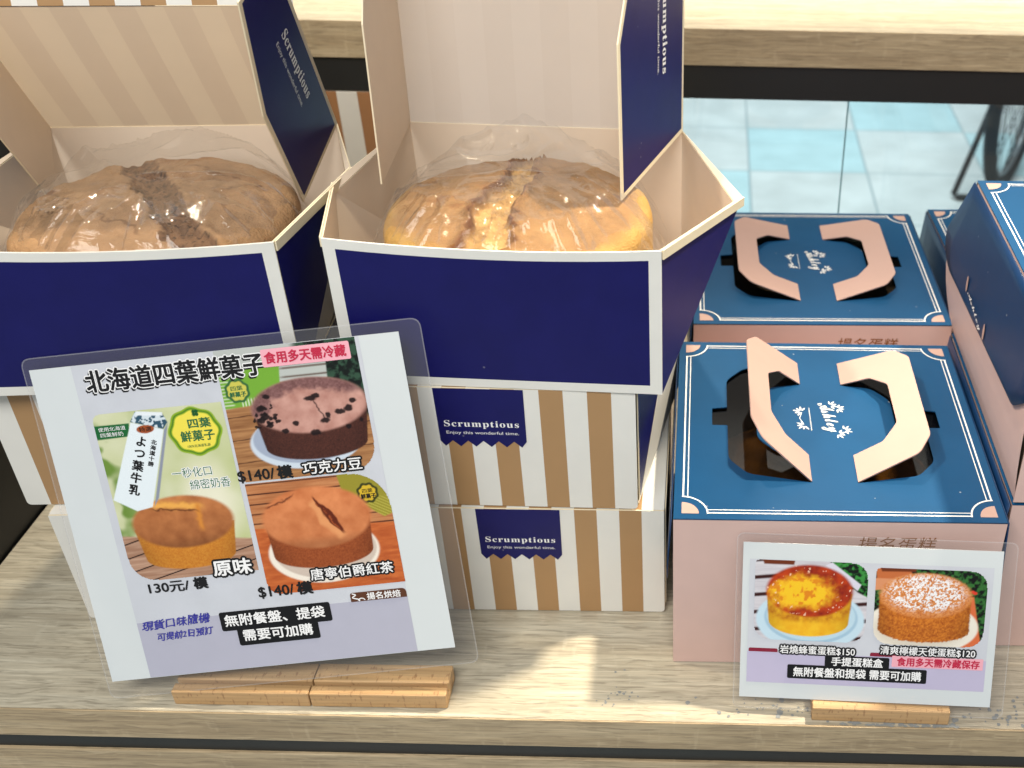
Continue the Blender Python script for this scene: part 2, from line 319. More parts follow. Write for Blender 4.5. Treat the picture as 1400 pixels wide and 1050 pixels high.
def box(bm, x0, x1, y0, y1, z0, z1, mi=0):
    v = [bm.verts.new(p) for p in ((x0, y0, z0), (x1, y0, z0), (x1, y1, z0), (x0, y1, z0), (x0, y0, z1), (x1, y0, z1), (x1, y1, z1), (x0, y1, z1))]
    for f in ((0, 3, 2, 1), (4, 5, 6, 7), (0, 1, 5, 4), (1, 2, 6, 5), (2, 3, 7, 6), (3, 0, 4, 7)):
        bm.faces.new([v[i] for i in f]).material_index = mi
def boxmesh(*a):
    bm = bmesh.new(); box(bm, *a); return bm
def plate(bm, pts, thick, normal, mi_out=0, mi_in=0, mi_edge=0, inset=0.0, mi_border=None):
    """flat panel from a 3-D polygon: outside on `normal` side, thickness inward, optional printed border"""
    n = Vector(normal).normalized()
    P = [Vector(p) for p in pts]
    area_n = Vector((0, 0, 0))
    for i in range(len(P)): area_n += P[i].cross(P[(i + 1) % len(P)])
    if area_n.dot(n) < 0: P = P[::-1]
    a = [bm.verts.new(p) for p in P]; b = [bm.verts.new(p - n * thick) for p in P]
    k = len(P)
    fo = bm.faces.new(a); fo.material_index = mi_out
    fi = bm.faces.new(b[::-1]); fi.material_index = mi_in
    for i in range(k):
        bm.faces.new((a[i], b[i], b[(i + 1) % k], a[(i + 1) % k])).material_index = mi_edge
    if inset:
        bm.faces.remove(fo); Q = []
        for i in range(k):      # move every edge inwards and intersect neighbours
            d0 = (P[i] - P[i - 1]).normalized(); d1 = (P[(i + 1) % k] - P[i]).normalized()
            n0 = n.cross(d0); n1 = n.cross(d1); m_ = n0 + n1
            Q.append(P[i] + m_ * (inset / max(0.25, 1 + n0.dot(n1))))
        c = [bm.verts.new(p) for p in Q]
        bm.faces.new(c).material_index = mi_out
        for i in range(k): bm.faces.new((a[i], a[(i + 1) % k], c[(i + 1) % k], c[i])).material_index = mi_border
def curve_mesh(splines, extrude=0.0003):
    cu = bpy.data.curves.new('outline', 'CURVE'); cu.dimensions = '2D'; cu.fill_mode = 'BOTH'; cu.extrude = extrude
    for pts in splines:
        s = cu.splines.new('POLY'); s.points.add(len(pts) - 1)
        for q, p in zip(s.points, pts): q.co = (p[0], p[1], 0, 1)
        s.use_cyclic_u = True
    o = bpy.data.objects.new('outline', cu); C.objects.link(o)
    me = bpy.data.meshes.new_from_object(o.evaluated_get(bpy.context.evaluated_depsgraph_get()))
    bpy.data.objects.remove(o); bpy.data.curves.remove(cu)
    return me
def round_poly(pts, rad, n=6):
    """round the corners of a 2-D polygon; rad is one radius or a list"""
    out = []; k = len(pts)
    for i in range(k):
        p = Vector(pts[i]); a = Vector(pts[i - 1]) - p; b = Vector(pts[(i + 1) % k]) - p
        r = rad[i] if isinstance(rad, (list, tuple)) else rad
        if r <= 0: out.append(tuple(p)); continue
        la, lb = a.length, b.length; a.normalize(); b.normalize()
        ang = a.angle(b); d = min(r / math.tan(ang / 2), la * 0.49, lb * 0.49)
        p0 = p + a * d; p1 = p + b * d
        for j in range(n + 1):
            t = j / n
            out.append(tuple((1 - t) ** 2 * p0 + 2 * t * (1 - t) * p + t * t * p1))
    return out
def sheet(bm, poly, z, mi=0):
    f = bm.faces.new([bm.verts.new((x, y, z)) for x, y in poly]); f.material_index = mi
    if f.calc_area() and f.normal.z < 0: f.normal_flip()
    f.normal_update()
    if f.normal.z < 0: f.normal_flip()
def polysheet(polys, z=0.0):
    bm = bmesh.new()
    for p in polys: sheet(bm, p, z)
    return bm
_tcache = {}
def text_mesh(body, space=1.0, shear=0.0):
    k = (body, space, shear)
    if k in _tcache: return _tcache[k]
    cu = bpy.data.curves.new('lettering', 'FONT'); cu.body = body; cu.size = 1; cu.space_character = space; cu.shear = shear; cu.resolution_u = 4
    o = bpy.data.objects.new('lettering', cu); C.objects.link(o)
    me = bpy.data.meshes.new_from_object(o.evaluated_get(bpy.context.evaluated_depsgraph_get()))
    co = np.empty(len(me.vertices) * 3); me.vertices.foreach_get('co', co); co = co.reshape(-1, 3)
    polys = [list(p.vertices) for p in me.polygons]
    bpy.data.objects.remove(o); bpy.data.curves.remove(cu); bpy.data.meshes.remove(me)
    _tcache[k] = (co, polys); return co, polys
def lettering(parent, body, x0, y0, x1, y1, z, mat, bold=0.0, outline=0.0, omat=None, rot=0.0, basis=None, space=1.0, shear=0.0, name='lettering', vertical=False, wobble=0.0):
    """writing scaled into the rectangle (x0,y0)-(x1,y1) of the parent's plane; rot turns it about the lower-left corner"""
    if vertical:
        co_l, po = [], []; n = len(body)
        for i, ch in enumerate(body):
            c, p = text_mesh(ch)
            mn, mx = c.min(0), c.max(0); h = 1.0
            cc = c.copy(); cc[:, 0] -= (mn[0] + mx[0]) / 2; cc[:, 1] -= (mn[1] + mx[1]) / 2 + i * 1.12
            off = sum(len(q) for q in co_l); co_l.append(cc); po += [[v + off for v in f] for f in p]
        co = np.vstack(co_l); polys = po
    else:
        co, polys = text_mesh(body, space, shear)
    mn, mx = co.min(0), co.max(0)
    base = np.zeros_like(co)
    wd, ht = x1 - x0, y1 - y0
    base[:, 0] = (co[:, 0] - mn[0]) / (mx[0] - mn[0]) * wd
    base[:, 1] = (co[:, 1] - mn[1]) / (mx[1] - mn[1]) * ht
    if wobble:   # unsteady pen strokes
        for k_ in range(len(base)):
            q_ = Vector((base[k_, 0] * 420, base[k_, 1] * 420, 2.2)); base[k_, 0] += wobble * noise.noise(q_); base[k_, 1] += wobble * noise.noise(q_ + Vector((7, 3, 1))) + wobble * 0.9 * noise.noise(Vector((base[k_, 0] * 140, 5, 5)))
    V, F, I = [], [], []
    def put(dx, dy, dz, mi):
        off = len(V) * len(base)
        q = base.copy(); q[:, 0] += dx; q[:, 1] += dy
        c, s = cos(rot), sin(rot)
        q = np.stack([x0 + c * q[:, 0] - s * q[:, 1], y0 + s * q[:, 0] + c * q[:, 1], np.full(len(q), z + dz)], 1)
        V.append(q)
        for f in polys: F.append([v + off for v in f]); I.append(mi)
    if outline:
        for i in range(12):
            a = 2 * pi * i / 12; put(outline * cos(a), outline * sin(a), 0.000002 * i, 1)
    if bold:
        for i in range(6):
            a = 2 * pi * i / 6; put(bold * cos(a), bold * sin(a), 0.00006 + 0.000002 * i, 0)
    put(0, 0, 0.00008, 0)
    me = bpy.data.meshes.new(name); VV = np.vstack(V)
    if basis is not None:
        B = np.array(basis, float); VV = B[0] + VV[:, :1] * B[1] + VV[:, 1:2] * B[2] + VV[:, 2:] * B[3]
    me.from_pydata(VV.tolist(), [], F); me.polygons.foreach_set('material_index', I); me.update()
    return obj(name, me, [mat] + ([omat] if omat else []), parent)
def tube(bm, pts, r, n=8, mi=0, closed=False):
    P = [Vector(p) for p in pts]; rings = []; k = len(P)
    for i, p in enumerate(P):
        d = (P[(i + 1) % k] - P[i - 1]) if closed or 0 < i < k - 1 else (P[1] - P[0] if i == 0 else P[-1] - P[-2])
        d.normalize(); u = d.orthogonal().normalized() if not rings else None
        if u is None:
            u = rings_u - d * rings_u.dot(d); u.normalize()
        rings_u = u; v = d.cross(u)
        rings.append([bm.verts.new(p + (u * cos(2 * pi * j / n) + v * sin(2 * pi * j / n)) * r) for j in range(n)])
    for i in range(k if closed else k - 1):
        a, b = rings[i], rings[(i + 1) % k]
        for j in range(n): bm.faces.new((a[j], a[(j + 1) % n], b[(j + 1) % n], b[j])).material_index = mi
    if not closed:
        bm.faces.new(rings[0][::-1]).material_index = mi; bm.faces.new(rings[-1]).material_index = mi
def copy_tree(o, parent=None):
    c = o.copy(); C.objects.link(c)
    if parent: c.parent = parent
    for ch in list(o.children): copy_tree(ch, c)
    return c

# ------------------------------------------------------------------ setting: shelves, glass, street floor
YF = 0.4457
sh = thing('display_shelf', 'pale oak laminate shelf that carries all the cake boxes and signs', 'shelf', (0, YF, 0))
obj('board', boxmesh(-0.506, 1.1, 0.0015, 0.56, -0.0249, 0), M['oak'], sh)
bm = boxmesh(-0.506, 1.1, 0, 0.0013, -0.0249, 0.0002); obj('edge_band', bm, M['oak_edge'], sh, bevel=0.0004)
obj('support_bar', boxmesh(-0.506, 1.1, 0.004, 0.03, -0.0404, -0.0252), M['black_metal'], sh)
bm = bmesh.new()      # chipped and stained spots in the worn front part of the board
rs = random.Random(3)
def blot(cx, cy, r, st=1.0):
    n = 9; a0 = rs.random() * 6
    pts = [(cx + st * r * (0.6 + 0.7 * rs.random()) * cos(a0 + 2 * pi * i / n), cy + r * (0.6 + 0.7 * rs.random()) * sin(a0 + 2 * pi * i / n)) for i in range(n)]
    sheet(bm, pts, 0.0004 + 0.00001 * rs.random())
def X(px, py):   # pixel of the worn patches to the board plane, worked out once
    return px, py
for cx, cy, r in ((-0.060, .0150, .0010), (-0.052, .0235, .0012), (-0.049, .0225, .0009), (-0.056, .040, .0009), (-0.050, .042, .0007), (-0.008, .0165, .0016), (-0.003, .0205, .0009), (0.052, .020, .0021), (0.0505, .010, .0025), (0.049, .0075, .0018), (0.012, .0092, .0013), (0.018, .0065, .0011), (0.068, .012, .0008), (0.080, .004, .0009)):
    blot(cx, cy, r)
for i in range(34): blot(0.020 + rs.random() * 0.055, 0.006 + rs.random() * 0.018, 0.0004 + 0.0006 * rs.random())
for i in range(22): blot(-0.068 + rs.random() * 0.03, 0.012 + rs.random() * 0.016, 0.0003 + 0.0005 * rs.random())
for i in range(46): blot(0.158 + rs.random() * 0.05, 0.004 + rs.random() ** 1.5 * 0.026, 0.0005 + 0.0012 * rs.random())
for i in range(60): blot(0.088 + rs.random() * 0.075, 0.0016 + rs.random() * 0.0022, 0.0005 + 0.0007 * rs.random(), 1.8)
ws_ = obj('worn_spots', bm, M['chip'], sh); ws_['kind'] = 'stuff'

ls = thing('lower_shelf', 'oak board below the black gap at the bottom of the display', 'shelf', (0, YF + 0.002, -0.0405))
obj('board', boxmesh(-0.506, 1.1, 0, 0.55, -0.06, -0.0002), M['oak_edge'], ls, bevel=0.0006)

us = thing('upper_shelf', 'raised oak shelf with black front beam behind the boxes', 'shelf', (0, 1.0, 0.204))
obj('board', boxmesh(-0.9, 1.3, 0.0015, 0.42, 0.033, 0.0664), M['oak'], us)
obj('edge_band', boxmesh(-0.9, 1.3, 0, 0.0013, 0.033, 0.0666), M['oak_edge'], us, bevel=0.0004)
obj('front_beam', boxmesh(-0.9, 1.3, 0.004, 0.034, 0, 0.0328), M['black_metal'], us, bevel=0.0008)
obj('support_leg', boxmesh(0.95, 0.98, 0.35, 0.38, -0.954, 0.0328), M['black_metal'], us)
obj('support_leg', boxmesh(-0.80, -0.77, 0.35, 0.38, -0.954, 0.0328), M['black_metal'], us)

o = obj('side_panel', boxmesh(-0.016, 0, 0, 0.56, -0.10, 0.42), M['black_panel'], None, (-0.508, YF, 0))
tag(o, 'dark upright end panel at the left of the shelf', 'panel')
g1 = obj('glass_pane', boxmesh(-0.30, 0, 0, 0.005, 0.0, 0.2035), M['glass'], None, (0.128, 1.012, 0))
tag(g1, 'clear glass pane left of the joint, above the blue boxes', 'glass pane', 'glass panes at the back of the shelf')
bm = boxmesh(0.0012, 0.9, 0, 0.005, 0.0, 0.2035)
g2 = thing('glass_pane', 'clear glass pane right of the joint, in front of the bicycle', 'glass pane', (0.128, 1.012, 0), 0, 'glass panes at the back of the shelf')
obj('pane', bm, M['glass'], g2)
obj('joint_strip', boxmesh(0.0001, 0.0011, 0.0005, 0.0045, 0, 0.2034), M['glass_edge'], g2)

bm = bmesh.new(); s = 14
bm.faces.new([bm.verts.new(p) for p in ((-s, -s, 0), (s, -s, 0), (s, s, 0), (-s, s, 0))])
o = obj('floor', bm, M['tiles'], None, (0, 0, -0.75)); o['kind'] = 'structure'

# ------------------------------------------------------------------ bicycle out on the street floor
bk = thing('bicycle', 'blurred black bicycle on its kickstand beyond the glass', 'bicycle', (0.872, 3.046, -0.75), radians(243))
R = 0.31      # local x runs along the bicycle, rear wheel hub above the origin
def ring(r, rad, cx, n=48): 
    b_ = bmesh.new(); tube(b_, [(cx + r * cos(2 * pi * i / n), 0, R + r * sin(2 * pi * i / n)) for i in range(n)], rad, 10, closed=True); return b_
for cx in (0.0, -0.98):
    wh = obj('wheel', ring(R - 0.045, 0.008, cx), M['steel'], bk, smooth=True)
    obj('tyre', ring(R - 0.02, 0.02, cx), M['rubber'], wh, smooth=True)
    b_ = bmesh.new()
    for i in range(32):
        a = 2 * pi * i / 32; a2 = a + (0.5 if i % 2 else -0.5)
        tube(b_, [(cx + 0.02 * cos(a2), 0.03 * (1 if i % 4 < 2 else -1), R + 0.02 * sin(a2)), (cx + (R - 0.05) * cos(a), 0, R + (R - 0.05) * sin(a))], 0.0016, 5)
    tube(b_, [(cx, -0.05, R), (cx, 0.05, R)], 0.018, 10)
    obj('spokes', b_, M['rubber'], wh)
b_ = bmesh.new()
BB = (-0.42, 0, 0.29)
for y in (-0.06, 0.06):
    tube(b_, [(0, y, R), (BB[0], y * .5, BB[2])], 0.011); tube(b_, [(0, y, R), (-0.30, y * .3, 0.72)], 0.009)
tube(b_, [BB, (-0.28, 0, 0.80)], 0.016); tube(b_, [BB, (-0.86, 0, 0.70)], 0.019); tube(b_, [(-0.31, 0, 0.70), (-0.84, 0, 0.78)], 0.015)
for y in (-0.05, 0.05): tube(b_, [(-0.98, y, R), (-0.87, y * .6, 0.68)], 0.011)
tube(b_, [(-0.87, 0, 0.66), (-0.83, 0, 0.92)], 0.016)
obj('frame', b_, M['rubber'], bk, smooth=True)
b_ = bmesh.new(); tube(b_, [(0.0, -0.055, 0.30), (0.10, -0.08, 0.14), (0.185, -0.10, 0.014), (0.19, -0.085, 0.010), (0.165, -0.03, 0.010)], 0.009)
obj('kickstand', b_, M['rubber'], bk, smooth=True)
b_ = bmesh.new(); tube(b_, [(BB[0], 0.06, BB[2]), (BB[0] + 0.15, 0.09, 0.22)], 0.01); box(b_, BB[0] + .10, BB[0] + .20, 0.10, 0.19, 0.21, 0.235)
tube(b_, [(BB[0], -0.06, BB[2]), (BB[0] - 0.15, -0.09, 0.36)], 0.01); box(b_, BB[0] - .20, BB[0] - .10, -0.19, -0.10, 0.35, 0.375)
obj('pedals', b_, M['rubber'], bk)
b_ = bmesh.new(); box(b_, -0.39, -0.15, -0.06, 0.06, 0.80, 0.85); obj('saddle', b_, M['rubber'], bk, bevel=0.02)
b_ = bmesh.new(); tube(b_, [(-0.68, -0.28, 0.98), (-0.82, -0.12, 0.93), (-0.83, 0, 0.92), (-0.82, 0.12, 0.93), (-0.68, 0.28, 0.98)], 0.013); obj('handlebar', b_, M['rubber'], bk, smooth=True)

# ------------------------------------------------------------------ striped closed boxes
BW, BD, BH = 0.19, 0.179, 0.0925
SERIF = "𝐒𝐜𝐫𝐮𝐦𝐩𝐭𝐢𝐨𝐮𝐬"
def closed_box(label, loc, rotz):
    """origin at the middle of the base; front at local y = -BD/2"""
    t = thing('striped_cake_box', label, 'cake box', loc, rotz, 'closed striped cake boxes')
    h = BW / 2; f = -BD / 2
    bm = boxmesh(-h + 0.0012, h - 0.0012, f + 0.003, -f, 0.0002, BH - 0.0006)
    obj('tray', bm, M['white'], t, bevel=0.0006)
    bm = bmesh.new()
    pl = round_poly([(-h, 0.0006), (h, 0.0006), (h, BH - 0.0004), (-h, BH - 0.0004)], [0.003, 0.003, 0.0006, 0.0006], 4)
    plate(bm, [(x, f, z) for x, z in pl], 0.0009, (0, -1, 0), 0, 1, 1)
    obj('front_flap', bm, [M['striped'], M['edge']], t)
    bm = bmesh.new()
    plate(bm, [(-h, f + 0.0012, BH - 0.0004), (h, f + 0.0012, BH - 0.0004), (h, -f, BH - 0.0004), (-h, -f, BH - 0.0004)], 0.0006, (0, 0, 1), 0, 1, 1)
    obj('lid_top', bm, [M['striped'], M['edge']], t)
    for sgn in (-1, 1):
        bm = bmesh.new()
        plate(bm, [(0, 0, BH - 0.001), (0, 0.125, BH - 0.001), (0, 0.10, BH - 0.016), (0, 0.004, 0.006), (0, 0, 0.006)], 0.0007, (sgn, 0, 0), 0, 1, 1, 0.0012, 1)
        obj('side_flap', bm, [M['navy'], M['edge']], t, (sgn * (h + 0.0011), f + 0.004, 0))
        bm = bmesh.new()
        plate(bm, [(0, 0.0005, 0.0015), (0, 0.006, 0.0015), (0, 0.165, 0.0015), (0, 0.165, BH - 0.002), (0, 0.118, BH - 0.002)], 0.0006, (sgn, 0, 0), 0, 1, 1)
        obj('gusset', bm, [M['white'], M['edge']], t, (sgn * (h + 0.0003), f + 0.004, 0))
    # navy paper awning printed over the middle of the flap
    lw, zt, zb, tooth = 0.0273, BH - 0.0005, 0.0530, 0.0045
    pts = [(-lw, zt), (-lw + 0.0004, zb)]
    nt_ = 6
    for i in range(nt_):
        xa = -lw + 0.0035 + (2 * lw - 0.007) * i / (nt_ - 1)
        pts.append((xa, zb - tooth))
        if i < nt_ - 1: pts.append((xa + (2 * lw - 0.007) / (nt_ - 1) / 2, zb))
    pts += [(lw - 0.0004, zb), (lw, zt)]
    lb = bmesh.new()
    f_ = lb.faces.new([lb.verts.new((x, f - 0.0003, z)) for x, z in pts]); f_.normal_update()
    if f_.normal.y > 0: f_.normal_flip()
    la = obj('awning_label', lb, M['navy'], t)
    B = [(0, f - 0.0004, 0), (1, 0, 0), (0, 0, 1), (0, -1, 0)]
    lettering(la, SERIF, -0.0230, 0.0625, 0.0230, 0.0685, 0, M['inkwhite'], basis=B, space=1.12)
    lettering(la, "Enjoy this wonderful time.", -0.0222, 0.0575, 0.0226, 0.0605, 0, M['inkwhite'], basis=B)
    return t
def ctr(fr_x, fr_y, rz):   # middle of the base from the front-right corner
    return (fr_x - cos(rz) * BW / 2 - sin(rz) * BD / 2, fr_y - sin(rz) * BW / 2 + cos(rz) * BD / 2)
cbx = []
def put_closed(label, frx, fry, z, rz):
    x, y = ctr(frx, fry, rz)
    if not cbx: o = closed_box(label, (x, y, z), rz)
    else:
        o = copy_tree(cbx[0]); o.location = (x, y, z); o.rotation_euler = (0, 0, rz); o['label'] = label
    cbx.append(o)
put_closed('striped box on the shelf at the bottom of the middle stack', -0.0262, 0.5400, 0.0002, 0.012)
put_closed('striped box sandwiched between two others in the middle stack', -0.0432, 0.5405, 0.0927, -0.004)
for c_ in cbx[1].children:      # its right side stands a little open
    if c_.name.startswith(('side_flap', 'gusset')) and c_.location.x > 0: c_.rotation_euler.z = radians(-8.5)
put_closed('striped box on the shelf, bottom of the left stack behind the big sign', -0.2270, 0.5330, 0.0002, 0.055)
put_closed('striped box under the open box with the tea coloured cake', -0.2440, 0.5430, 0.0927, 0.060)

bs = thing('striped_box', 'wide striped box standing under the upper shelf, seen between the two open boxes', 'box', (-0.347, 1.0048, 0.0002), 0.0)
obj('carton', boxmesh(-0.0975, 0.0975, 0, 0.16, 0.0, 0.2030), M['wide_striped'], bs, bevel=0.0008)
bm = bmesh.new(); plate(bm, [(-0.098, 0.0005, 0.2036), (0.098, 0.0005, 0.2036), (0.098, 0.1605, 0.2036), (-0.098, 0.1605, 0.2036)], 0.0005, (0, 0, 1))
obj('lid', bm, M['white'], bs)

# ------------------------------------------------------------------ open boxes
OW, OD, OH = 0.1897, 0.1793, 0.0958
TA, TB, NA, NB = -0.0347, 0.0404, 0.0699, 0.0514
def open_box(label, x, y, yaw, lean, Ar, Al, sideR, sideL, lid_mat, flap_back, LL, ts):
    """(x, y) is the front-right bottom corner, resting at z=.1852 on the closed boxes"""
    t = thing('open_cake_box', label, 'cake box', (x - cos(yaw) * OW / 2 - sin(yaw) * OD / 2, y - sin(yaw) * OW / 2 + cos(yaw) * OD / 2, 0.1854), yaw, 'open cake boxes showing a cake')
    h = OW / 2; d = OD / 2
    f = -d
    # front panel: a bowed navy card with a white border
    bm = bmesh.new(); brd = 0.0072; H = OH
    us_ = [-h, -h + brd] + [-h + brd + (OW - 2 * brd) * i / 10 for i in range(1, 10)] + [h - brd, h]
    ws = [0, brd * 0.85, H / 2, H - brd * 0.8, H]
    def P(u, wv, off): 
        bow = 0.0035 * (1 - (u / h) ** 2) * (wv / H)
        ch = 0.0
        return (u, f - bow - off, wv - 0.0022 * (1 - (u / h) ** 2) * (wv / H))
    gf = [[bm.verts.new(P(u, wv, 0.0012)) for u in us_] for wv in ws]; gb = [[bm.verts.new(P(u, wv, 0.0)) for u in us_] for wv in ws]
    for j in range(len(ws) - 1):
        for i in range(len(us_) - 1):
            navy = 0 < i < len(us_) - 2 and 0 < j < len(ws) - 2
            bm.faces.new((gf[j][i], gf[j][i + 1], gf[j + 1][i + 1], gf[j + 1][i])).material_index = 1 if navy else 0
            bm.faces.new((gb[j][i], gb[j + 1][i], gb[j + 1][i + 1], gb[j][i + 1])).material_index = 2
    for i in range(len(us_) - 1):
        bm.faces.new((gf[-1][i], gf[-1][i + 1], gb[-1][i + 1], gb[-1][i])).material_index = 0
        bm.faces.new((gf[0][i + 1], gf[0][i], gb[0][i], gb[0][i + 1])).material_index = 0
    for j in range(len(ws) - 1):
        bm.faces.new((gf[j][0], gf[j + 1][0], gb[j + 1][0], gb[j][0])).material_index = 3
        bm.faces.new((gf[j + 1][-1], gf[j][-1], gb[j][-1], gb[j + 1][-1])).material_index = 3
    obj('front_panel', bm, [M['white'], M['navy'], M['cream'], M['edge']], t)
    # side gussets: folded walls that bulge out at the middle of the rim
    for sgn, A in ((1, Ar), (-1, Al)):
        s_ = sgn
        FB = Vector((s_ * h, f, 0)); FT = Vector((s_ * h, f, OH)); BB_ = Vector((s_ * h, d, 0)); BT = Vector((s_ * h, d, OH))
        Av = Vector((s_ * (h + A[0]), f + A[1] * OD, A[2]))
        bm = bmesh.new(); k = 0.055; k2 = 0.085
        cen = Vector((0, 0, OH / 2))
        FTp = FT.lerp(FB, k); Ap = Av.lerp(FB, k); Aq = Av.lerp(BB_, k2); BTp = BT.lerp(BB_, k)
        def pl(pts, mo):
            n = (pts[1] - pts[0]).cross(pts[2] - pts[0])
            if n.dot(pts[0] - cen) < 0: n = -n
            plate(bm, pts, 0.0010, n, mo, 2, 3)
        pl([FB, FTp, Ap], 1); pl([FTp, FT, Av, Ap], 3)
        pl([FB, Ap, BB_], 1); 
        pl([BT, BB_, Ap], 1); pl([BT, Ap, Av], 1)
        # doubled cream rim on the front half
        nrm = (FT - Av).cross(Vector((0, 0, 1))); 
        if nrm.dot(FT - cen) < 0: nrm = -nrm
        nrm.normalize()
        r0, r1 = FT + nrm * 0.0012, Av + nrm * 0.0012
        plate(bm, [r0, r1, r1 + Vector((0, 0, -0.0058)), r0 + Vector((0, 0, -0.0058))], 0.0009, nrm, 3, 3, 3)
        obj('side_panel', bm, [M['white'], M['navy'], M['cream'], M['edge']], t)
    bm = bmesh.new(); plate(bm, [(-h, d, 0), (h, d, 0), (h, d, OH), (-h, d, OH)], 0.0009, (0, 1, 0), 0, 1, 2); obj('back_panel', bm, [M['striped'], M['cream'], M['edge']], t)
    bm = boxmesh(-h + 0.002, h - 0.002, f + 0.002, d - 0.002, 0.0, 0.0008); obj('base', bm, M['cream'], t)
    # lid, hinged on the rear rim
    up = Vector((0, -sin(lean), cos(lean))); fo = Vector((0, -cos(lean), -sin(lean)))
    def L(u, a, b): return Vector((u, d, OH)) + up * a + fo * b
    bm = bmesh.new()
    na = 7
    # the lid panel is one thin sheet so that light falls through the card
    rows = []
    for j in range(na + 1):
        a = LL * j / na; rows.append([bm.verts.new(L(-h + OW * i / 12, a, 0.0012 * sin(pi * j / na))) for i in range(13)])
    fb = [Vector(L(-h + OW * i / 12, LL, 0)) for i in range(13)]
    fdir = (up * cos(flap_back) - fo * sin(flap_back))
    for j in range(len(rows) - 1):
        for i in range(12): bm.faces.new((rows[j][i], rows[j][i + 1], rows[j + 1][i + 1], rows[j + 1][i]))
    lid = obj('lid', bm, lid_mat, t)
    bm = bmesh.new(); nf = fdir.cross(Vector((1, 0, 0))).normalized(); nf = nf if nf.dot(fo) > 0 else -nf
    plate(bm, [fb[0] + fdir * 0.0004, fb[-1] + fdir * 0.0004, fb[-1] + fdir * 0.085, fb[0] + fdir * 0.085], 0.0006, nf, 0, 1, 1)
    obj('front_flap', bm, [M['striped'], M['edge']], lid)
    for sgn, prof in ((1, sideR), (-1, sideL)):
        s_ = sgn
        Hp = L(s_ * h, 0.0, 0); E = L(s_ * h, prof[-1][0], 0); Nn = L(s_ * (h - prof[1][2]), prof[1][0], prof[1][1])
        pts = [Hp] + [L(s_ * (h - q[2]), q[0], q[1]) for q in prof] + [E]
        n = (Hp - E).cross(Nn - E)
        if n.x * s_ < 0: n = -n
        n.normalize()
        # flatten on the plane of hinge edge and tip
        pts = [p - n * n.dot(p - E) for p in pts]
        bm = bmesh.new(); plate(bm, pts, 0.0010, n, 0, 1, 2, 0.0030, 2)
        sp_ = obj('lid_side', bm, [M['navy'], M['cream'], M['edge']], lid)
        if s_ > 0:
            down = (Hp - E).normalized(); acr = n.cross(down).normalized()
            if acr.dot(fo) > 0: acr = -acr     # towards the hinge edge
            o0 = pts[0] + n * 0.0003
            B = [o0 - down * ts[0] + acr * ts[1], down, acr, n]
            lettering(lid, SERIF, 0.0, 0.0, ts[2], ts[2] * 0.155, 0, M['inkwhite'], name='lettering', space=1.1, bold=0.00012, basis=B)
            lettering(lid, "Enjoy this wonderful time.", 0.0, -ts[2] * 0.12, ts[2] * 0.98, -ts[2] * 0.05, 0, M['inkwhite'], name='lettering', basis=B)
    return t
open_box('open navy box in the middle stack with its lid upright and a golden cake', -0.0267, 0.5391, -0.0344, -0.1018, (0.0431, 0.5, 0.0890), (0.0244, 0.5, 0.0890), ((-0.0180, 0.100, 0.0242), (0.0755, 0.100, 0.0318), (0.0989, 0.090, 0.0284), (0.19, 0.05, 0.016)), ((-0.0190, 0.080, 0.0067), (0.0786, 0.080, 0.0028), (0.10, 0.070, 0.0024), (0.19, 0.04, 0.001)), M['bleed_soft'], -0.6, 0.19, (0.108, -0.0400, 0.062))  # unseen lid flap tipped forward to shade the back of the cake
open_box('open navy box at the left with its striped lid leaning over a brown cake', -0.2405, 0.5396, 0.096, 0.5218, (0.018, 0.68, 0.0880), (0.03, 0.5, 0.0856), ((-0.0075, 0.060, 0.0180), (0.0790, 0.060, 0.0190), (0.1510, 0.042, 0.0103)), ((-0.0075, 0.060, 0.012), (0.0790, 0.060, 0.012), (0.1510, 0.042, 0.006)), M['bleed'], 0.75, 0.108, (0.104, -0.0225, 0.056))

# ------------------------------------------------------------------ cakes and their bags
def srgb(r, g, b):
    def f(c):
        c /= 255.0
        return c / 12.92 if c <= 0.04045 else ((c + 0.055) / 1.055) ** 2.4
    return np.array([f(r), f(g), f(b)])
def sms(a, b, x):
    t = min(1, max(0, (x - a) / (b - a))) if a != b else float(x > a); return t * t * (3 - 2 * t)
def fb(p, s, o=4):
    return noise.fractal(Vector(p) * s, 0.9, 2.0, o)
def set_col(me, cols):
    a = me.color_attributes.new('col', 'FLOAT_COLOR', 'POINT'); c = np.ones((len(cols), 4)); c[:, :3] = cols
    a.data.foreach_set('color', c.ravel())
def make_cake(name, label, loc, R, hs, dome, paint, shape, nr=80, nt=260):
    V, F, K = [], [], []
    prof = []
    ns = 16
    for i in range(ns): prof.append((R * (0.965 + 0.035 * sin(pi * 0.5 * min(1, i / ns * 1.3))), hs * i / ns))
    nb = 10
    rc = 0.016
    for i in range(nb + 1):
        a = pi / 2 * i / nb; prof.append((R - rc + rc * cos(a), hs + rc * sin(a) * 0.8))
    r0 = R - rc
    for i in range(1, nr + 1):
        q = 1 - i / nr; prof.append((r0 * q, hs + rc * 0.8 + dome * (1 - q * q)))
    n = len(prof)
    for r, z in prof:
        for k in range(nt):
            a = 2 * pi * k / nt; x, y = r * cos(a), r * sin(a)
            top = sms(hs * 0.75, hs + rc * 0.6, z)
            dz, dr, col = shape(x, y, z, r / R, top)
            V.append((x * (1 + dr), y * (1 + dr), z + dz)); K.append(paint(x, y, z, r / R, top))
    for i in range(n - 1):
        for k in range(nt):
            F.append((i * nt + k, i * nt + (k + 1) % nt, (i + 1) * nt + (k + 1) % nt, (i + 1) * nt + k))
    me = bpy.data.meshes.new(name); me.from_pydata(V, [], F); me.update(); set_col(me, np.array(K))
    o = obj(name, me, M['cake'], None, loc, smooth=True)
    return tag(o, label, 'cake')
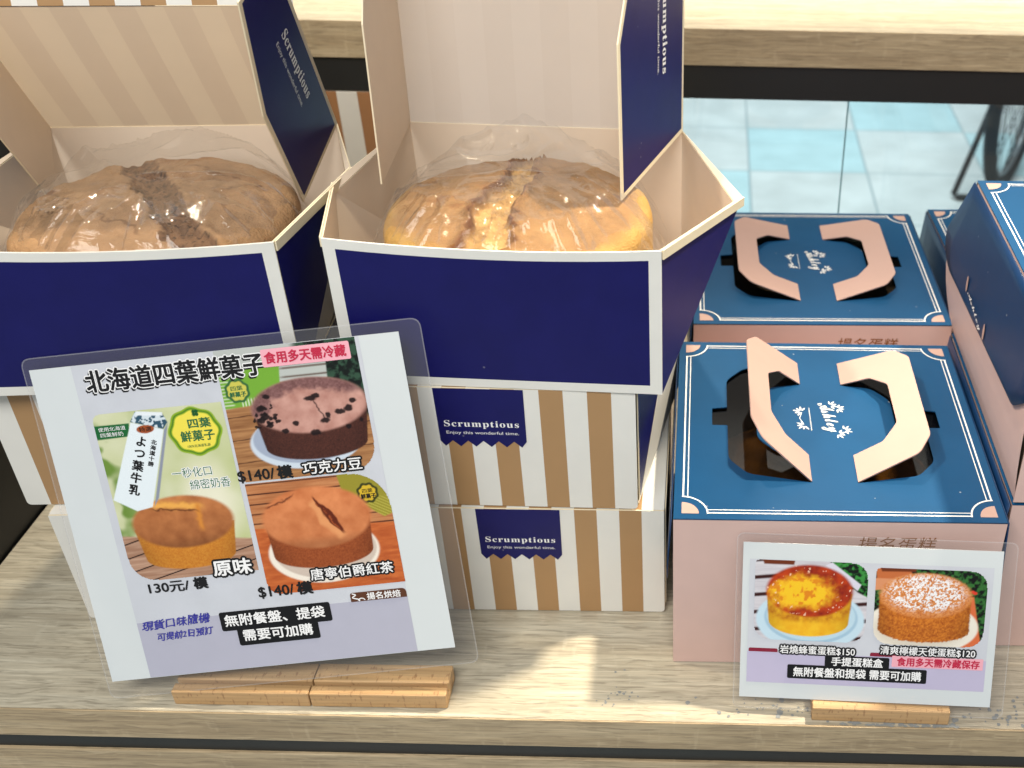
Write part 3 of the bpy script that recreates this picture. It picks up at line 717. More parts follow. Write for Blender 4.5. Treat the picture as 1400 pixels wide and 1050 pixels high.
# golden cake with an open crack running front to back
def crack_mid(x, y):
    cx = -0.006 + 0.10 * y + 0.003 * sin(y * 90) + 0.004 * fb((x * 0, y, 3), 60)
    wd = 0.0105 - 0.06 * y + 0.004 * fb((y, 1, 2), 90)
    wd = max(0.004, wd) * sms(0.088, 0.055, y)
    return (x - cx), max(wd, 1e-4)
def shape_mid(x, y, z, q, top):
    d, wd = crack_mid(x, y); n = fb((x, y, z), 28)
    dz = top * (0.0024 * n + 0.0006 * fb((x, y, z), 140))
    e = abs(d) / wd
    if top > 0.3:
        dz += top * (0.0035 * math.exp(-((e - 1.15) / 0.22) ** 2) - 0.0040 * sms(1.05, 0.75, e) + (0.0030 * fb((x, y, 9), 120) if e < 1 else 0))
        dz -= top * 0.0022 * math.exp(-(((x + 0.052) + 0.25 * (y - 0.0)) / 0.004) ** 2) * sms(0.05, 0.01, abs(y + 0.01))
    return dz, 0.009 * fb((x, y, z), 22) * (1 - 0.3 * top), None
def paint_mid(x, y, z, q, top):
    n = fb((x, y, z), 30); n2 = fb((x + 5, y, z), 160)
    side = np.array([0.50, 0.30, 0.095]) * (1 + 0.10 * n2); crust = np.array([0.33, 0.180, 0.072]) * (1 + 0.20 * n + 0.14 * n2 + 0.10 * fb((x, y, 2), 75))
    t = top * sms(1.0, 0.86, q + 0.05 * n)
    c = side * (1 - t) + crust * t
    d, wd = crack_mid(x, y); e = abs(d) / wd
    if top > 0.3:
        crumb = np.array([0.47, 0.275, 0.10]) * (1 + 0.40 * fb((x, y, 4), 70) + 0.25 * n2)
        k = sms(1.05, 0.85, e); c = c * (1 - k) + crumb * k
        k = 1.3 * math.exp(-((e - 1.05) / 0.16) ** 2) * min(1, 0.65 + 0.7 * fb((x, y, 8), 60)); k = min(0.95, max(0, k))
        c = c * (1 - k) + np.array([0.15, 0.055, 0.018]) * k
        for sx, sy in ((-0.048, -0.005), (-0.035, -0.018), (0.055, -0.062), (-0.02, 0.01)):
            dd = math.hypot((x - sx) + 0.006 * fb((x, y, sx), 120), 1.8 * (y - sy) + 0.006 * fb((y, x, sy), 120))
            k = 0.55 * sms(0.010, 0.003, dd); c = c * (1 - k) + np.array([0.26, 0.105, 0.035]) * k
    return np.clip(c, 0.01, 0.9)
make_cake('round_cake', 'golden round sponge cake with an open crack in the middle box', (-0.120, 0.6245, 0.1864), 0.0835, 0.069, 0.007, paint_mid, shape_mid)
# tea coloured cake with a wide rough torn band
def band_left(x, y):
    s = (x + 0.004) * 0.80 + (y - 0.012) * 0.60      # across the band
    l = -(x + 0.0) * 0.60 + y * 0.80
    wd = 0.0105 + 0.05 * max(0, -(y)) * 0.3 + 0.0035 * fb((x, y, 2), 50)
    s += 0.006 * fb((l, 0, 5), 40)
    return s, wd
def shape_left(x, y, z, q, top):
    n = fb((x, y, z), 26); s, wd = band_left(x, y); e = abs(s) / wd
    dz = top * (0.0034 * n + 0.0008 * fb((x, y, z), 150))
    if top > 0.3:
        dz += top * (0.0012 * math.exp(-((e - 1.2) / 0.3) ** 2) - 0.0028 * sms(1.05, 0.7, e) + (0.0022 * fb((x, y, 9), 190) if e < 1.05 else 0))
    return dz, 0.009 * fb((x, y, z), 20), None
def paint_left(x, y, z, q, top):
    n = fb((x, y, z), 30); n2 = fb((x + 5, y, z), 170); s, wd = band_left(x, y); e = abs(s) / wd
    c = np.array([0.34, 0.200, 0.100]) * (1 + 0.20 * n + 0.13 * n2 + 0.10 * fb((x, y, 2), 75))
    if top > 0.3:
        k = sms(1.08, 0.9, e)
        pits = sms(0.05, 0.45, fb((x, y, 7), 330)); cr = np.array([0.19, 0.098, 0.045]) * (1 + 0.3 * n2) * (1 - 0.65 * pits)
        c = c * (1 - k) + cr * k
        # thin branching cracks and dark holes
        for ax, ay, nx, ny, ln in ((0.028, 0.040, 0.35, 0.94, 0.034), (0.045, 0.018, -0.2, 0.98, 0.022), (-0.062, 0.005, 0.55, 0.83, 0.025), (-0.01, -0.035, 0.5, 0.86, 0.03)):
            u = (x - ax) * nx + (y - ay) * ny + 0.006 * fb((x, y, ax), 70); v = -(x - ax) * ny + (y - ay) * nx
            k = 0.6 * sms(0.0013, 0.0004, abs(u)) * sms(ln, ln * 0.6, abs(v)); c = c * (1 - k) + np.array([0.12, 0.05, 0.02]) * k
        dd = math.hypot(x + 0.052, 1.6 * (y + 0.022)); k = 0.8 * sms(0.011, 0.004, dd) * sms(0.0, 0.3, fb((x, y, 3), 420)); c = c * (1 - k) + np.array([0.09, 0.04, 0.015]) * k
    return np.clip(c, 0.008, 0.9)
make_cake('round_cake', 'brown round tea sponge cake with a rough torn band in the left box', (-0.342, 0.6140, 0.1864), 0.0835, 0.068, 0.007, paint_left, shape_left)

def make_bag(label, loc, Rb, z_edge, z_top, seed, peak, rotz=0.0, ymin=-0.0835, nr=70, nt=300):
    V, F = [], []
    for i in range(nr + 1):
        q = i / nr
        for k in range(nt):
            a = 2 * pi * k / nt
            base = z_top - (z_top - z_edge) * (q ** 4.2)
            r = Rb * q * (1 + 0.04 * noise.noise(Vector((cos(a) * 2, sin(a) * 2, seed))))
            x, y = r * cos(a), r * sin(a)
            rd = abs(noise.noise(Vector((cos(a) * 5 + seed, sin(a) * 5, q * 1.6)))); ridge = (1 - rd) ** 6
            f2 = abs(noise.noise(Vector((x * 45 + seed, y * 45, 1.7)))); r2 = (1 - f2) ** 9
            f3 = abs(noise.noise(Vector((x * 20, y * 30 + seed, 4.1)))); r3 = (1 - f3) ** 8
            z = base + 0.0050 * ridge * sms(0.30, 0.95, q) + 0.0012 * r2 + 0.0040 * r3
            for px, py, ph, pr in peak: z += ph * math.exp(-(((x - px) / pr) ** 2 + ((y - py) / (pr * 0.55)) ** 2))
            y = max(y, ymin + 0.001 * q * noise.noise(Vector((x * 30, z * 40, seed)))); V.append((x, y, z))
    for i in range(nr):
        for k in range(nt):
            F.append((i * nt + k, i * nt + (k + 1) % nt, (i + 1) * nt + (k + 1) % nt, (i + 1) * nt + k))
    me = bpy.data.meshes.new('plastic_bag'); me.from_pydata(V, [], F); me.update()
    bm = bmesh.new(); bm.from_mesh(me); bmesh.ops.remove_doubles(bm, verts=bm.verts, dist=1e-6); bm.to_mesh(me); bm.free()
    o = obj('plastic_bag', me, M['bag'], None, loc, smooth=True); o.rotation_euler.z = rotz
    return tag(o, label, 'bag', 'clear bags over the cakes')
make_bag('crinkled clear bag over the golden cake in the middle box', (-0.121, 0.628, 0.1864), 0.0940, 0.050, 0.1010, 3.3, [(0.0, 0.055, 0.016, 0.045), (-0.03, 0.04, 0.005, 0.02)])
make_bag('crinkled clear bag over the brown cake in the left box', (-0.343, 0.616, 0.1864), 0.0930, 0.050, 0.0995, 8.1, [(0.03, 0.055, 0.010, 0.05), (-0.045, 0.03, 0.006, 0.02)], 0.096, -0.081)

# ------------------------------------------------------------------ blue and pink carry boxes
CW, CD, CH = 0.2007, 0.2007, 0.1245
def U(u): return u - CW / 2
CUT = [(.0857, .036), (.0462, .0440), (.034, .0590), (.034, .0955), (.0237, .0955), (.0237, .1149), (.034, .1165), (.034, .1500), (.0462, .1648), (.0857, .1727), (.0857, .1451), (.0650, .1412), (.0534, .1270), (.0534, .0818), (.0650, .0676), (.0857, .0637)]
CRAD = [0, .012, .014, .001, .001, .001, .001, .014, .012, 0, 0, .012, .014, .014, .012, 0]
HAND = [(.0857, .0362), (.0440, .0445), (.0345, .0590), (.0345, .1500), (.0440, .1643), (.0857, .1725), (.0857, .1453), (.0650, .1414), (.0534, .1270), (.0534, .0818), (.0650, .0674), (.0857, .0635)]
HRAD = [0, .009, .010, .010, .009, 0, 0, .006, .008, .008, .006, 0]
cut_l = round_poly(CUT, CRAD, 6); cut_r = [(CW - x, y) for x, y in cut_l][::-1]
hand_l = round_poly(HAND, HRAD, 6)
def mir(p): return [(CW - x, y) for x, y in p]
def grid_wall(bm, fn, nu, nv, mi, edge_mi=None, keep=None):
    g = [[bm.verts.new(fn(i / nu, j / nv)) for i in range(nu + 1)] for j in range(nv + 1)]
    for j in range(nv):
        for i in range(nu):
            if keep and not keep((i + .5) / nu, (j + .5) / nv): continue
            bm.faces.new((g[j][i], g[j][i + 1], g[j + 1][i + 1], g[j + 1][i])).material_index = mi
def line_strip(bm, a, b, wd, z, mi=0):
    a, b = Vector(a), Vector(b); d = (b - a).normalized(); n = Vector((-d.y, d.x)) * wd / 2
    sheet(bm, [tuple(a - n), tuple(b - n), tuple(b + n), tuple(a + n)], z, mi)
def arc_strip(bm, c, r, a0, a1, wd, z, mi=0, n=10):
    for i in range(n):
        t0, t1 = a0 + (a1 - a0) * i / n, a0 + (a1 - a0) * (i + 1) / n
        sheet(bm, [(c[0] + (r - wd / 2) * cos(t0), c[1] + (r - wd / 2) * sin(t0)), (c[0] + (r + wd / 2) * cos(t0), c[1] + (r + wd / 2) * sin(t0)), (c[0] + (r + wd / 2) * cos(t1), c[1] + (r + wd / 2) * sin(t1)), (c[0] + (r - wd / 2) * cos(t1), c[1] + (r - wd / 2) * sin(t1))], z + 0.00001 * (i % 2), mi)
def leaf(bm, x, y, ang, ln, wd, z, mi):
    c, s = cos(ang), sin(ang); pts = []
    for i in range(9):
        t = i / 8; pts.append((ln * t, wd * sin(pi * t) ** 0.8))
    for i in range(1, 8):
        t = 1 - i / 8; pts.append((ln * t, -wd * sin(pi * t) ** 0.8))
    sheet(bm, [(x + c * a - s * b, y + s * a + c * b) for a, b in pts], z, mi)
def carry_box(label, loc, rotz, al, ar, bulge, group='blue and pink cake boxes with carry handles'):
    t = thing('carry_cake_box', label, 'cake box', loc, rotz, group)
    h = CW / 2; e = 0.0006
    bm = bmesh.new()
    for y, ny in ((-h, -1), (h, 1)):
        plate(bm, [(-h, y, 0.0004), (h, y, 0.0004), (h, y, CH - 0.001), (-h, y, CH - 0.001)], 0.0009, (0, ny, 0), 0, 2, 1)
    plate(bm, [(-h + .001, -h + .001, 0.0012), (h - .001, -h + .001, 0.0012), (h - .001, h - .001, 0.0012), (-h + .001, h - .001, 0.0012)], 0.0008, (0, 0, 1), 2, 0, 0)
    for s_ in (-1, 1):
        def fn(a, b, s_=s_):
            y = -h + 0.0012 + (CD - 0.0024) * a; z = 0.0006 + (CH - 0.002) * b
            bl = bulge * (sin(pi * b) ** 0.8) * (0.35 + 0.65 * a if bulge > 0.006 else sin(pi * min(1, a * 1.4 + 0.05)) ** 2 if a < 0.65 else 0.5)
            return (s_ * (h - 0.0009 + bl), y + (0.018 * sin(pi * b) * a ** 4 if bulge > 0.006 else 0), z)
        grid_wall(bm, fn, 16, 10, 0)
    for s_ in (-1, 1): plate(bm, [(s_ * (h - 0.0022), -h + .002, .002), (s_ * (h - 0.0022), h - .002, .002), (s_ * (h - 0.0022), h - .002, CH - .003), (s_ * (h - 0.0022), -h + .002, CH - .003)], 0.0004, (-s_, 0, 0), 2, 2, 2)
    obj('tray', bm, [M['pink'], M['palepink'], M['kraft']], t)
    # rounded blue flaps of the lid that hang over both sides
    for s_ in (-1, 1):
        outl = round_poly([(0.001, CH - 0.0012), (0.001, 0.074), (0.022, 0.0570), (CD - 0.010, 0.055), (CD + 0.003, 0.070), (CD - 0.001, CH - 0.0012)], [0.0, 0.02, 0.014, 0.02, 0.03, 0.0], 8)
        bm = bmesh.new(); n = len(outl)
        def X_(v, z):
            a = v / CD
            bl = bulge * max(0.0, sin(pi * min(1, z / CH))) ** 0.8 * (0.35 + 0.65 * min(a, 1.0) if bulge > 0.006 else 1.0)
            return s_ * (h + 0.0010 + bl)
        mid = [(v, z) for v, z in outl]
        cx = sum(p[0] for p in mid) / n; cz = sum(p[1] for p in mid) / n
        rings = []
        for k in range(6):
            q = 1 - k / 6; rings.append([bm.verts.new((X_(cx + (v - cx) * q, cz + (z - cz) * q), -h + cx + (v - cx) * q + (0.018 * a4 if (a4 := ((cx + (v - cx) * q) / CD) ** 4 * sin(pi * min(1, max(0, (CH - (cz + (z - cz) * q)) / 0.12)))) and bulge > 0.006 else 0), cz + (z - cz) * q)) for v, z in mid])
        for k in range(5):
            for i in range(n): bm.faces.new((rings[k][i], rings[k][(i + 1) % n], rings[k + 1][(i + 1) % n], rings[k + 1][i]))
        bm.faces.new(rings[5])
        bmesh.ops.recalc_face_normals(bm, faces=bm.faces)
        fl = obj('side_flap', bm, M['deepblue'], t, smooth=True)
        md = fl.modifiers.new('card', 'SOLIDIFY'); md.thickness = 0.0007; md.offset = 0
        if s_ < 0 and bulge > 0.006:
            # little printed mark: two petals and a thin line of script
            X0 = X_(0.12, 0.066) - 0.0009
            for v, z, an in ((0.1470, 0.0715, 1.75), (0.0955, 0.0640, 1.95)):
                bm = bmesh.new()
                pts = [(v + 0.0026 * cos(q) * cos(an) - 0.0065 * sin(q) * sin(an) * 0, z) for q in (0,)]
                ring_ = []
                for i in range(14):
                    q = 2 * pi * i / 14; ring_.append(bm.verts.new((X_(v, z) - 0.0009, -h + v + 0.0022 * cos(q), z + 0.0062 * sin(q))))
                bm.faces.new(ring_)
                obj('petal_mark', bm, M['palepink'], fl)
            lettering(fl, "𝓐𝓼𝓱𝓵𝓮𝔂", 0, 0, 0.043, 0.0060, 0, M['line'], basis=[Vector((X_(0.143, 0.066) - 0.0010, -h + 0.1415, 0.0655)), Vector((0.0012, -0.99, -0.12)), Vector((0, -0.12, 0.99)), Vector((-1, 0, 0))])
    # lid with two cut-outs, white frame lines, pink corner fans and the floral mark
    me = curve_mesh([[(0, 0), (CW, 0), (CW, CD), (0, CD)], cut_l, cut_r], 0.0004)
    bm = bmesh.new(); bm.from_mesh(me); bpy.data.meshes.remove(me)
    for f in bm.faces: f.material_index = 0
    z = 0.00055
    i0, i1, rc = 0.0048, 0.0082, 0.0150
    for q0, off, wd in ((i0 + 0.0008, rc, 0.0010), (i1 + 0.0002, rc - 0.003, 0.0006)):
        a, b = q0, CW - q0
        for p, r in (((a + off, a), (b - off, a)), ((a + off, b), (b - off, b)), ((a, a + off), (a, b - off)), ((b, a + off), (b, b - off))): line_strip(bm, p, r, wd, z, 1)
    for cx, cy, a0 in ((i0, i0, 0), (CW - i0, i0, pi / 2), (CW - i0, CW - i0, pi), (i0, CW - i0, 1.5 * pi)):
        arc_strip(bm, (cx, cy), rc + 0.0008, a0, a0 + pi / 2, 0.0010, z + 0.00002, 1)
        pts = [(cx, cy)] + [(cx + 0.0105 * cos(a0 + pi / 2 * i / 8), cy + 0.0105 * sin(a0 + pi / 2 * i / 8)) for i in range(9)]
        sheet(bm, pts, z + 0.00004, 2)
    # sprigs round the script
    rs_ = random.Random(5)
    for (sx, sy, base, k_) in ((.1050, .1200, 0.35, 5), (.1095, .1165, -0.2, 5), (.1075, .0875, -0.35, 5), (.1120, .0915, 0.3, 5), (.0845, .1125, 2.6, 6), (.0855, .0965, 3.6, 6)):
        for i in range(k_):
            an = base + (i - (k_ - 1) / 2) * 0.66
            leaf(bm, sx + 0.0010 * cos(an), sy + 0.0010 * sin(an), an, 0.0040 + 0.0008 * (i % 2), 0.0006, z + 0.00001 * i, 1)
    line_strip(bm, (.0850, .1115), (.0830, .1045), 0.0004, z, 1); line_strip(bm, (.0830, .1045), (.0855, .0975), 0.0004, z + 0.00001, 1)
    k0 = .0898
    for i in range(22):   # the tiny line of script under the name
        line_strip(bm, (k0 + 0.0007 * (i % 2), .1170 - i * 0.0012), (k0 + 0.0007 * ((i + 1) % 2), .1170 - (i + 1) * 0.0012), 0.0003, z + 0.00001 * (i % 3), 1)
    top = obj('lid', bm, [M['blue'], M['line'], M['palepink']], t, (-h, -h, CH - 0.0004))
    lettering(top, "𝓐𝓼𝓱𝓵𝓮𝔂", .0925, .1215, .0925 + .0340, .1215 + .0135, 0.0006, M['line'], rot=-pi / 2 + 0.16)
    for hx, poly, ang in ((.0857, hand_l, al), (CW - .0857, mir(hand_l), ar)):
        s_ = -1 if hx < 0.1 else 1
        me = curve_mesh([[(x - hx, y) for x, y in poly]], 0.0004)
        hd = obj('handle', me, M['palepink'], t, (hx - h, -h, CH + 0.0003)); hd.rotation_euler = (0, radians(ang) * (1 if s_ < 0 else -1), 0)
        # a soft fold line near the hinge
    bm = boxmesh(-0.085, 0.085, -0.085, 0.085, CH - 0.0020, CH - 0.0017)
    obj('window', bm, M['window'], t)
    lettering(t, "揚名蛋糕", 0, 0, .0475, .0115, 0, M['gold'], basis=[(U(.1125), -h - 0.0004, .1010), (1, 0, 0), (0, 0, 1), (0, -1, 0)], space=1.05, shear=0.12)
    return t
def cpos(x, y, rz):   # front-left corner -> middle of base
    return (x + cos(rz) * CW / 2 - sin(rz) * CD / 2, y + sin(rz) * CW / 2 + cos(rz) * CD / 2, 0.0003)
b1 = carry_box('blue and pink box nearest the viewer, its left handle folded steeply up', cpos(-0.0186, 0.4956, 0.0126), 0.0126, 41, 25, 0.003)
def carry_copy(label, loc, rz, al, ar):
    o = copy_tree(b1); o.location = loc; o.rotation_euler = (0, 0, rz); o['label'] = label
    hs = sorted([c for c in o.children if c.name.startswith('handle')], key=lambda c: c.location.x)
    hs[0].rotation_euler = (0, radians(al), 0); hs[1].rotation_euler = (0, radians(-ar), 0)
    return o
carry_copy('blue and pink box behind the nearest one, both handles nearly flat', cpos(-0.0115, 0.7231, 0.030), 0.030, 17, 15)
x, y, z = cpos(0.2085, 0.735, 0.05)
carry_copy('blue box at the back, mostly hidden behind the upright blue box at the right', (x + 0.004, y + 0.005, z), 0.05, 6, 6)
carry_copy('box at the right edge with only its pink front and blue side showing', cpos(0.1888, 0.5157, 0.0126), 0.0126, 0.6, 0.6)
lx, ly, lz = cpos(0.1888, 0.5157, 0.0126)
carry_box('upper box at the right edge with a bulging blue side flap', (lx, ly, lz + CH + 0.0012), 0.0126, 20, 20, 0.010)
# the cake that shows dimly through the near box's window
def shape_in(x, y, z, q, top): return 0.004 * fb((x, y, z), 40) * top, 0.0, None
def paint_in(x, y, z, q, top):
    n = fb((x, y, z), 60); return np.clip(np.array([0.42, 0.22, 0.05]) * (1 + 0.5 * n), 0.01, 0.9)
cx, cy, cz = cpos(-0.0186, 0.4956, 0.0126)
make_cake('boxed_cake', 'dark golden cake dimly visible through the window of the nearest box', (cx, cy, cz + 0.0016), 0.084, 0.062, 0.008, paint_in, shape_in, 24, 90)

# ------------------------------------------------------------------ wooden sign blocks
def wood_block(label, x, y, L, D, H, rz, slot, first=[]):
    t = thing('sign_block', label, 'sign holder', (x, y, 0.0003), rz, 'wooden sign blocks')
    bm = bmesh.new(); lip = 0.0072; sl = 0.0026
    prof = [(0, 0.0), (D, 0.0), (D, H + slot), (lip + sl, H + slot), (lip + sl, H * 0.4), (lip, H * 0.4), (lip, H), (0, H)]
    a = [bm.verts.new((-L / 2, q, z)) for q, z in prof]; b = [bm.verts.new((L / 2, q, z)) for q, z in prof]
    bm.faces.new(a); bm.faces.new(b[::-1])
    for i in range(len(prof)): bm.faces.new((a[i], b[i], b[(i + 1) % len(prof)], a[(i + 1) % len(prof)]))
    bmesh.ops.recalc_face_normals(bm, faces=bm.faces)
    obj('block', bm, M['beech'], t, bevel=0.0008)
    return t
wood_block('left one of the two end-to-end wooden blocks under the big sign', -0.2872, 0.4522, 0.0852, 0.0245, 0.0118, 0.006, 0.0006)
wood_block('right one of the two end-to-end wooden blocks under the big sign', -0.2014, 0.4528, 0.0852, 0.0245, 0.0118, 0.007, 0.0006)
wood_block('short wooden block holding the small sign at the right', 0.1126, 0.4495, 0.0856, 0.0180, 0.0118, -0.018, 0.0)

# ------------------------------------------------------------------ printed pictures (painted per vertex, in millimetres of the sign)
_rng = np.random.RandomState(11)
_perm = _rng.rand(256, 256)
def vnoise(u, v):
    iu, iv = np.floor(u).astype(int), np.floor(v).astype(int); fu, fv = u - iu, v - iv
    fu, fv = fu * fu * (3 - 2 * fu), fv * fv * (3 - 2 * fv)
    a = _perm[iu % 256, iv % 256]; b = _perm[(iu + 1) % 256, iv % 256]; c = _perm[iu % 256, (iv + 1) % 256]; d = _perm[(iu + 1) % 256, (iv + 1) % 256]
    return (a * (1 - fu) + b * fu) * (1 - fv) + (c * (1 - fu) + d * fu) * fv
def nfbm(u, v, s, o=4, seed=0):
    t = 0; a = 0.5; f = s
    for i in range(o): t = t + a * vnoise(u * f + seed * 17.3 + 100, v * f + seed * 9.1 + 100); a *= 0.5; f *= 2.03
    return t / (1 - 0.5 ** o)
def ss(a, b, x): 
    t = np.clip((x - a) / (b - a), 0, 1); return t * t * (3 - 2 * t)
def over(img, col, m):
    m = np.clip(m, 0, 1)[..., None]; return img * (1 - m) + np.asarray(col) * m
def ell(U, V, cx, cy, rx, ry, soft=0.06):
    d = np.sqrt(((U - cx) / rx) ** 2 + ((V - cy) / ry) ** 2); return ss(1 + soft, 1 - soft, d)
def inpoly(U, V, pts, soft=0.5):
    """soft mask of a convex polygon (counter-clockwise or clockwise)"""
    m = np.full(U.shape, 1e9); k = len(pts)
    ar = sum(pts[i][0] * pts[(i + 1) % k][1] - pts[(i + 1) % k][0] * pts[i][1] for i in range(k)); sg = 1 if ar > 0 else -1
    for i in range(k):
        (x0, y0), (x1, y1) = pts[i], pts[(i + 1) % k]; l = math.hypot(x1 - x0, y1 - y0)
        m = np.minimum(m, sg * ((x1 - x0) * (V - y0) - (y1 - y0) * (U - x0)) / l)
    return ss(-soft, soft, m)
def rrect(U, V, x0, x1, y0, y1, r):
    """r = (bl, br, tr, tl)"""
    m = (U >= x0) & (U <= x1) & (V >= y0) & (V <= y1)
    for (cx, cy, rr, sx, sy) in ((x0, y0, r[0], 1, 1), (x1, y0, r[1], -1, 1), (x1, y1, r[2], -1, -1), (x0, y1, r[3], 1, -1)):
        if rr <= 0: continue
        ox, oy = cx + sx * rr, cy + sy * rr
        corner = ((U - ox) * sx < 0) & ((V - oy) * sy < 0); m &= ~(corner & (np.hypot(U - ox, V - oy) > rr))
    return m
S8 = lambda *a: srgb(*a)
def planks(U, V, c1, c2, slope, pitch, gapc, seed, gap=0.07):
    s = (V - slope * U) / pitch; row = np.floor(s); fr = s - row
    t = nfbm(U * 0.06 + row * 3.3, V * 0.9, 1.0, 4, seed)
    img = np.asarray(c1) * (1 - t)[..., None] + np.asarray(c2) * t[..., None]
    return over(img, gapc, ss(gap, gap * 0.3, np.minimum(fr, 1 - fr)))
def cake_side(img, U, V, cx, cyt, rx, ry, hgt, c1, c2, taper, seed, grain=0.8):
    """round cake wall below its top ellipse"""
    t = np.clip((cyt - V) / hgt, 0, 1); rr = rx * (1 - taper * t)
    inside = (np.abs(U - cx) < rr)
    low = cyt - hgt - ry * 0.85 * np.sqrt(np.clip(1 - ((U - cx) / (rx * (1 - taper))) ** 2, 0, 1)); 
    m = ss(-0.5, 0.5, rr - np.abs(U - cx)) * ss(-0.5, 0.5, V - low) * (V < cyt + 0.2)
    n = nfbm(U, V, grain, 4, seed)
    side = np.asarray(c1) * (1 - n)[..., None] + np.asarray(c2) * n[..., None]
    edge = np.abs(U - cx) / rx; side = side * (1.10 - 0.34 * edge ** 3 - 0.18 * t)[..., None]
    return over(img, side, m)
def pic_plain(U, V):
    b = nfbm(U, V, 0.045, 3, 1)
    img = S8(188, 196, 140) * (1 - b)[..., None] + S8(226, 226, 206) * b[..., None]
    img = over(img, S8(120, 150, 70), ss(0.5, 0.66, nfbm(U, V, 0.06, 3, 2)) * ss(58, 34, U))
    img = over(img, S8(95, 110, 85), ss(0.52, 0.7, nfbm(U, V, 0.08, 3, 5)) * ss(84, 104, U) * ss(125, 105, V) * 0.8)
    img = over(img, S8(236, 232, 214), ell(U, V, 86, 108, 14, 26, 0.5) * 0.7)
    wd = planks(U, V, S8(150, 110, 85), S8(205, 172, 150), 0.25, 9, S8(60, 38, 30), 3)
    img = over(img, wd, ss(0.8, -0.8, V - 94 + 0.12 * (U - 29)))
    img = cake_side(img, U, V, 67.4, 97, 30.2, 10, 19.0, S8(196, 122, 38), S8(222, 160, 66), 0.10, 4, 1.4)
    top = ell(U, V, 67.2, 99.5, 30.5, 16.5)
    n = nfbm(U, V, 0.16, 4, 6); c = S8(150, 92, 52) * (1 - n)[..., None] + S8(196, 134, 84) * n[..., None]
    c = c * (1.0 + 0.18 * ss(92, 112, V) - 0.25 * ss(92, 84, V))[..., None]
    img = over(img, c, top)
    ck = np.exp(-((V - 110.5 + 0.13 * (U - 62) + 2.2 * (nfbm(U, V, 0.3, 2, 7) - .5)) / 2.3) ** 2) * ss(44, 50, U) * ss(84, 76, U)
    img = over(img, S8(235, 178, 92), ck * 1.1); 
    ck2 = np.exp(-((U - 77.5 + 2.0 * (nfbm(U, V, 0.3, 2, 9) - .5)) / 1.6) ** 2) * ss(91, 96, V) * ss(112, 108, V)
    img = over(img, S8(214, 146, 66), ck2)
    img = over(img, S8(96, 48, 20), np.exp(-((V - 107.6 + 0.13 * (U - 62) + 2.6 * (nfbm(U, V, 0.35, 2, 8) - .5)) / 0.6) ** 2) * ss(46, 54, U) * ss(80, 74, U) * 0.8)
    # milk carton
    body = inpoly(U, V, [(50.8, 164), (69.0, 157.0), (52.6, 110.5), (51.0, 109.5), (29.5, 117.2)], .35); side_ = inpoly(U, V, [(69.0, 157.0), (72.0, 160.6), (56.5, 116), (52.6, 110.5)], .35)
    body = inpoly(U, V, [(50.6, 163.2), (68.8, 157.2), (51.5, 110.6), (41.9, 108.9), (29.4, 117.2)], .35)
    img = over(img, S8(226, 234, 240), body); img = over(img, S8(150, 156, 172), side_)
    cap = inpoly(U, V, [(50.4, 163.6), (54.6, 169.4), (70.0, 167.2), (72.0, 161.2), (68.6, 157.4)], .35)
    img = over(img, S8(60, 96, 116), cap); img = over(img, S8(222, 232, 238), cap * ss(0.5, 0.58, nfbm(U, V, 0.5, 2, 12)) * 0.9)
    img = over(img, S8(228, 234, 240), inpoly(U, V, [(54.6, 167.2), (55.0, 169.6), (70.2, 167.4), (70.0, 165.4)], .35))
    img = over(img, S8(168, 92, 48), ell(U, V, 58.2, 158.4, 5.2, 2.5, 0.08))
    # round yellow-green badge
    ang = np.arctan2(V - 154, U - 86.8); rr = np.hypot(U - 86.8, (V - 154) * 1.06); wob = 15.6 + 0.5 * np.cos(8 * ang)
    img = over(img, S8(150, 180, 40), ss(0.3, -0.3, rr - wob)); img = over(img, S8(96, 140, 44), ss(0.3, -0.3, np.abs(rr - wob + 1.5) - 0.5)); img = over(img, S8(236, 222, 92), ss(0.3, -0.3, rr - wob + 2.6))
    for a in range(4):
        img = over(img, S8(24, 96, 52), ell(U, V, 89.0 + 1.2 * cos(a * pi / 2 + .78), 165.0 + 1.2 * sin(a * pi / 2 + .78), 1.1, 1.1, 0.2))
    tagm = inpoly(U, V, [(27.8, 163.2), (49.6, 162.9), (48.0, 155.0), (28.0, 154.6)], .3); img = over(img, S8(30, 112, 62), tagm * (1 - body) * (1 - cap))
    return img
def badge_small(img, U, V, cx, cy, r, ring, fill):
    rr = np.hypot(U - cx, V - cy) + 0.35 * np.cos(8 * np.arctan2(V - cy, U - cx))
    img = over(img, ring, ss(0.3, -0.3, rr - r)); return over(img, fill, ss(0.3, -0.3, rr - r + 1.5))
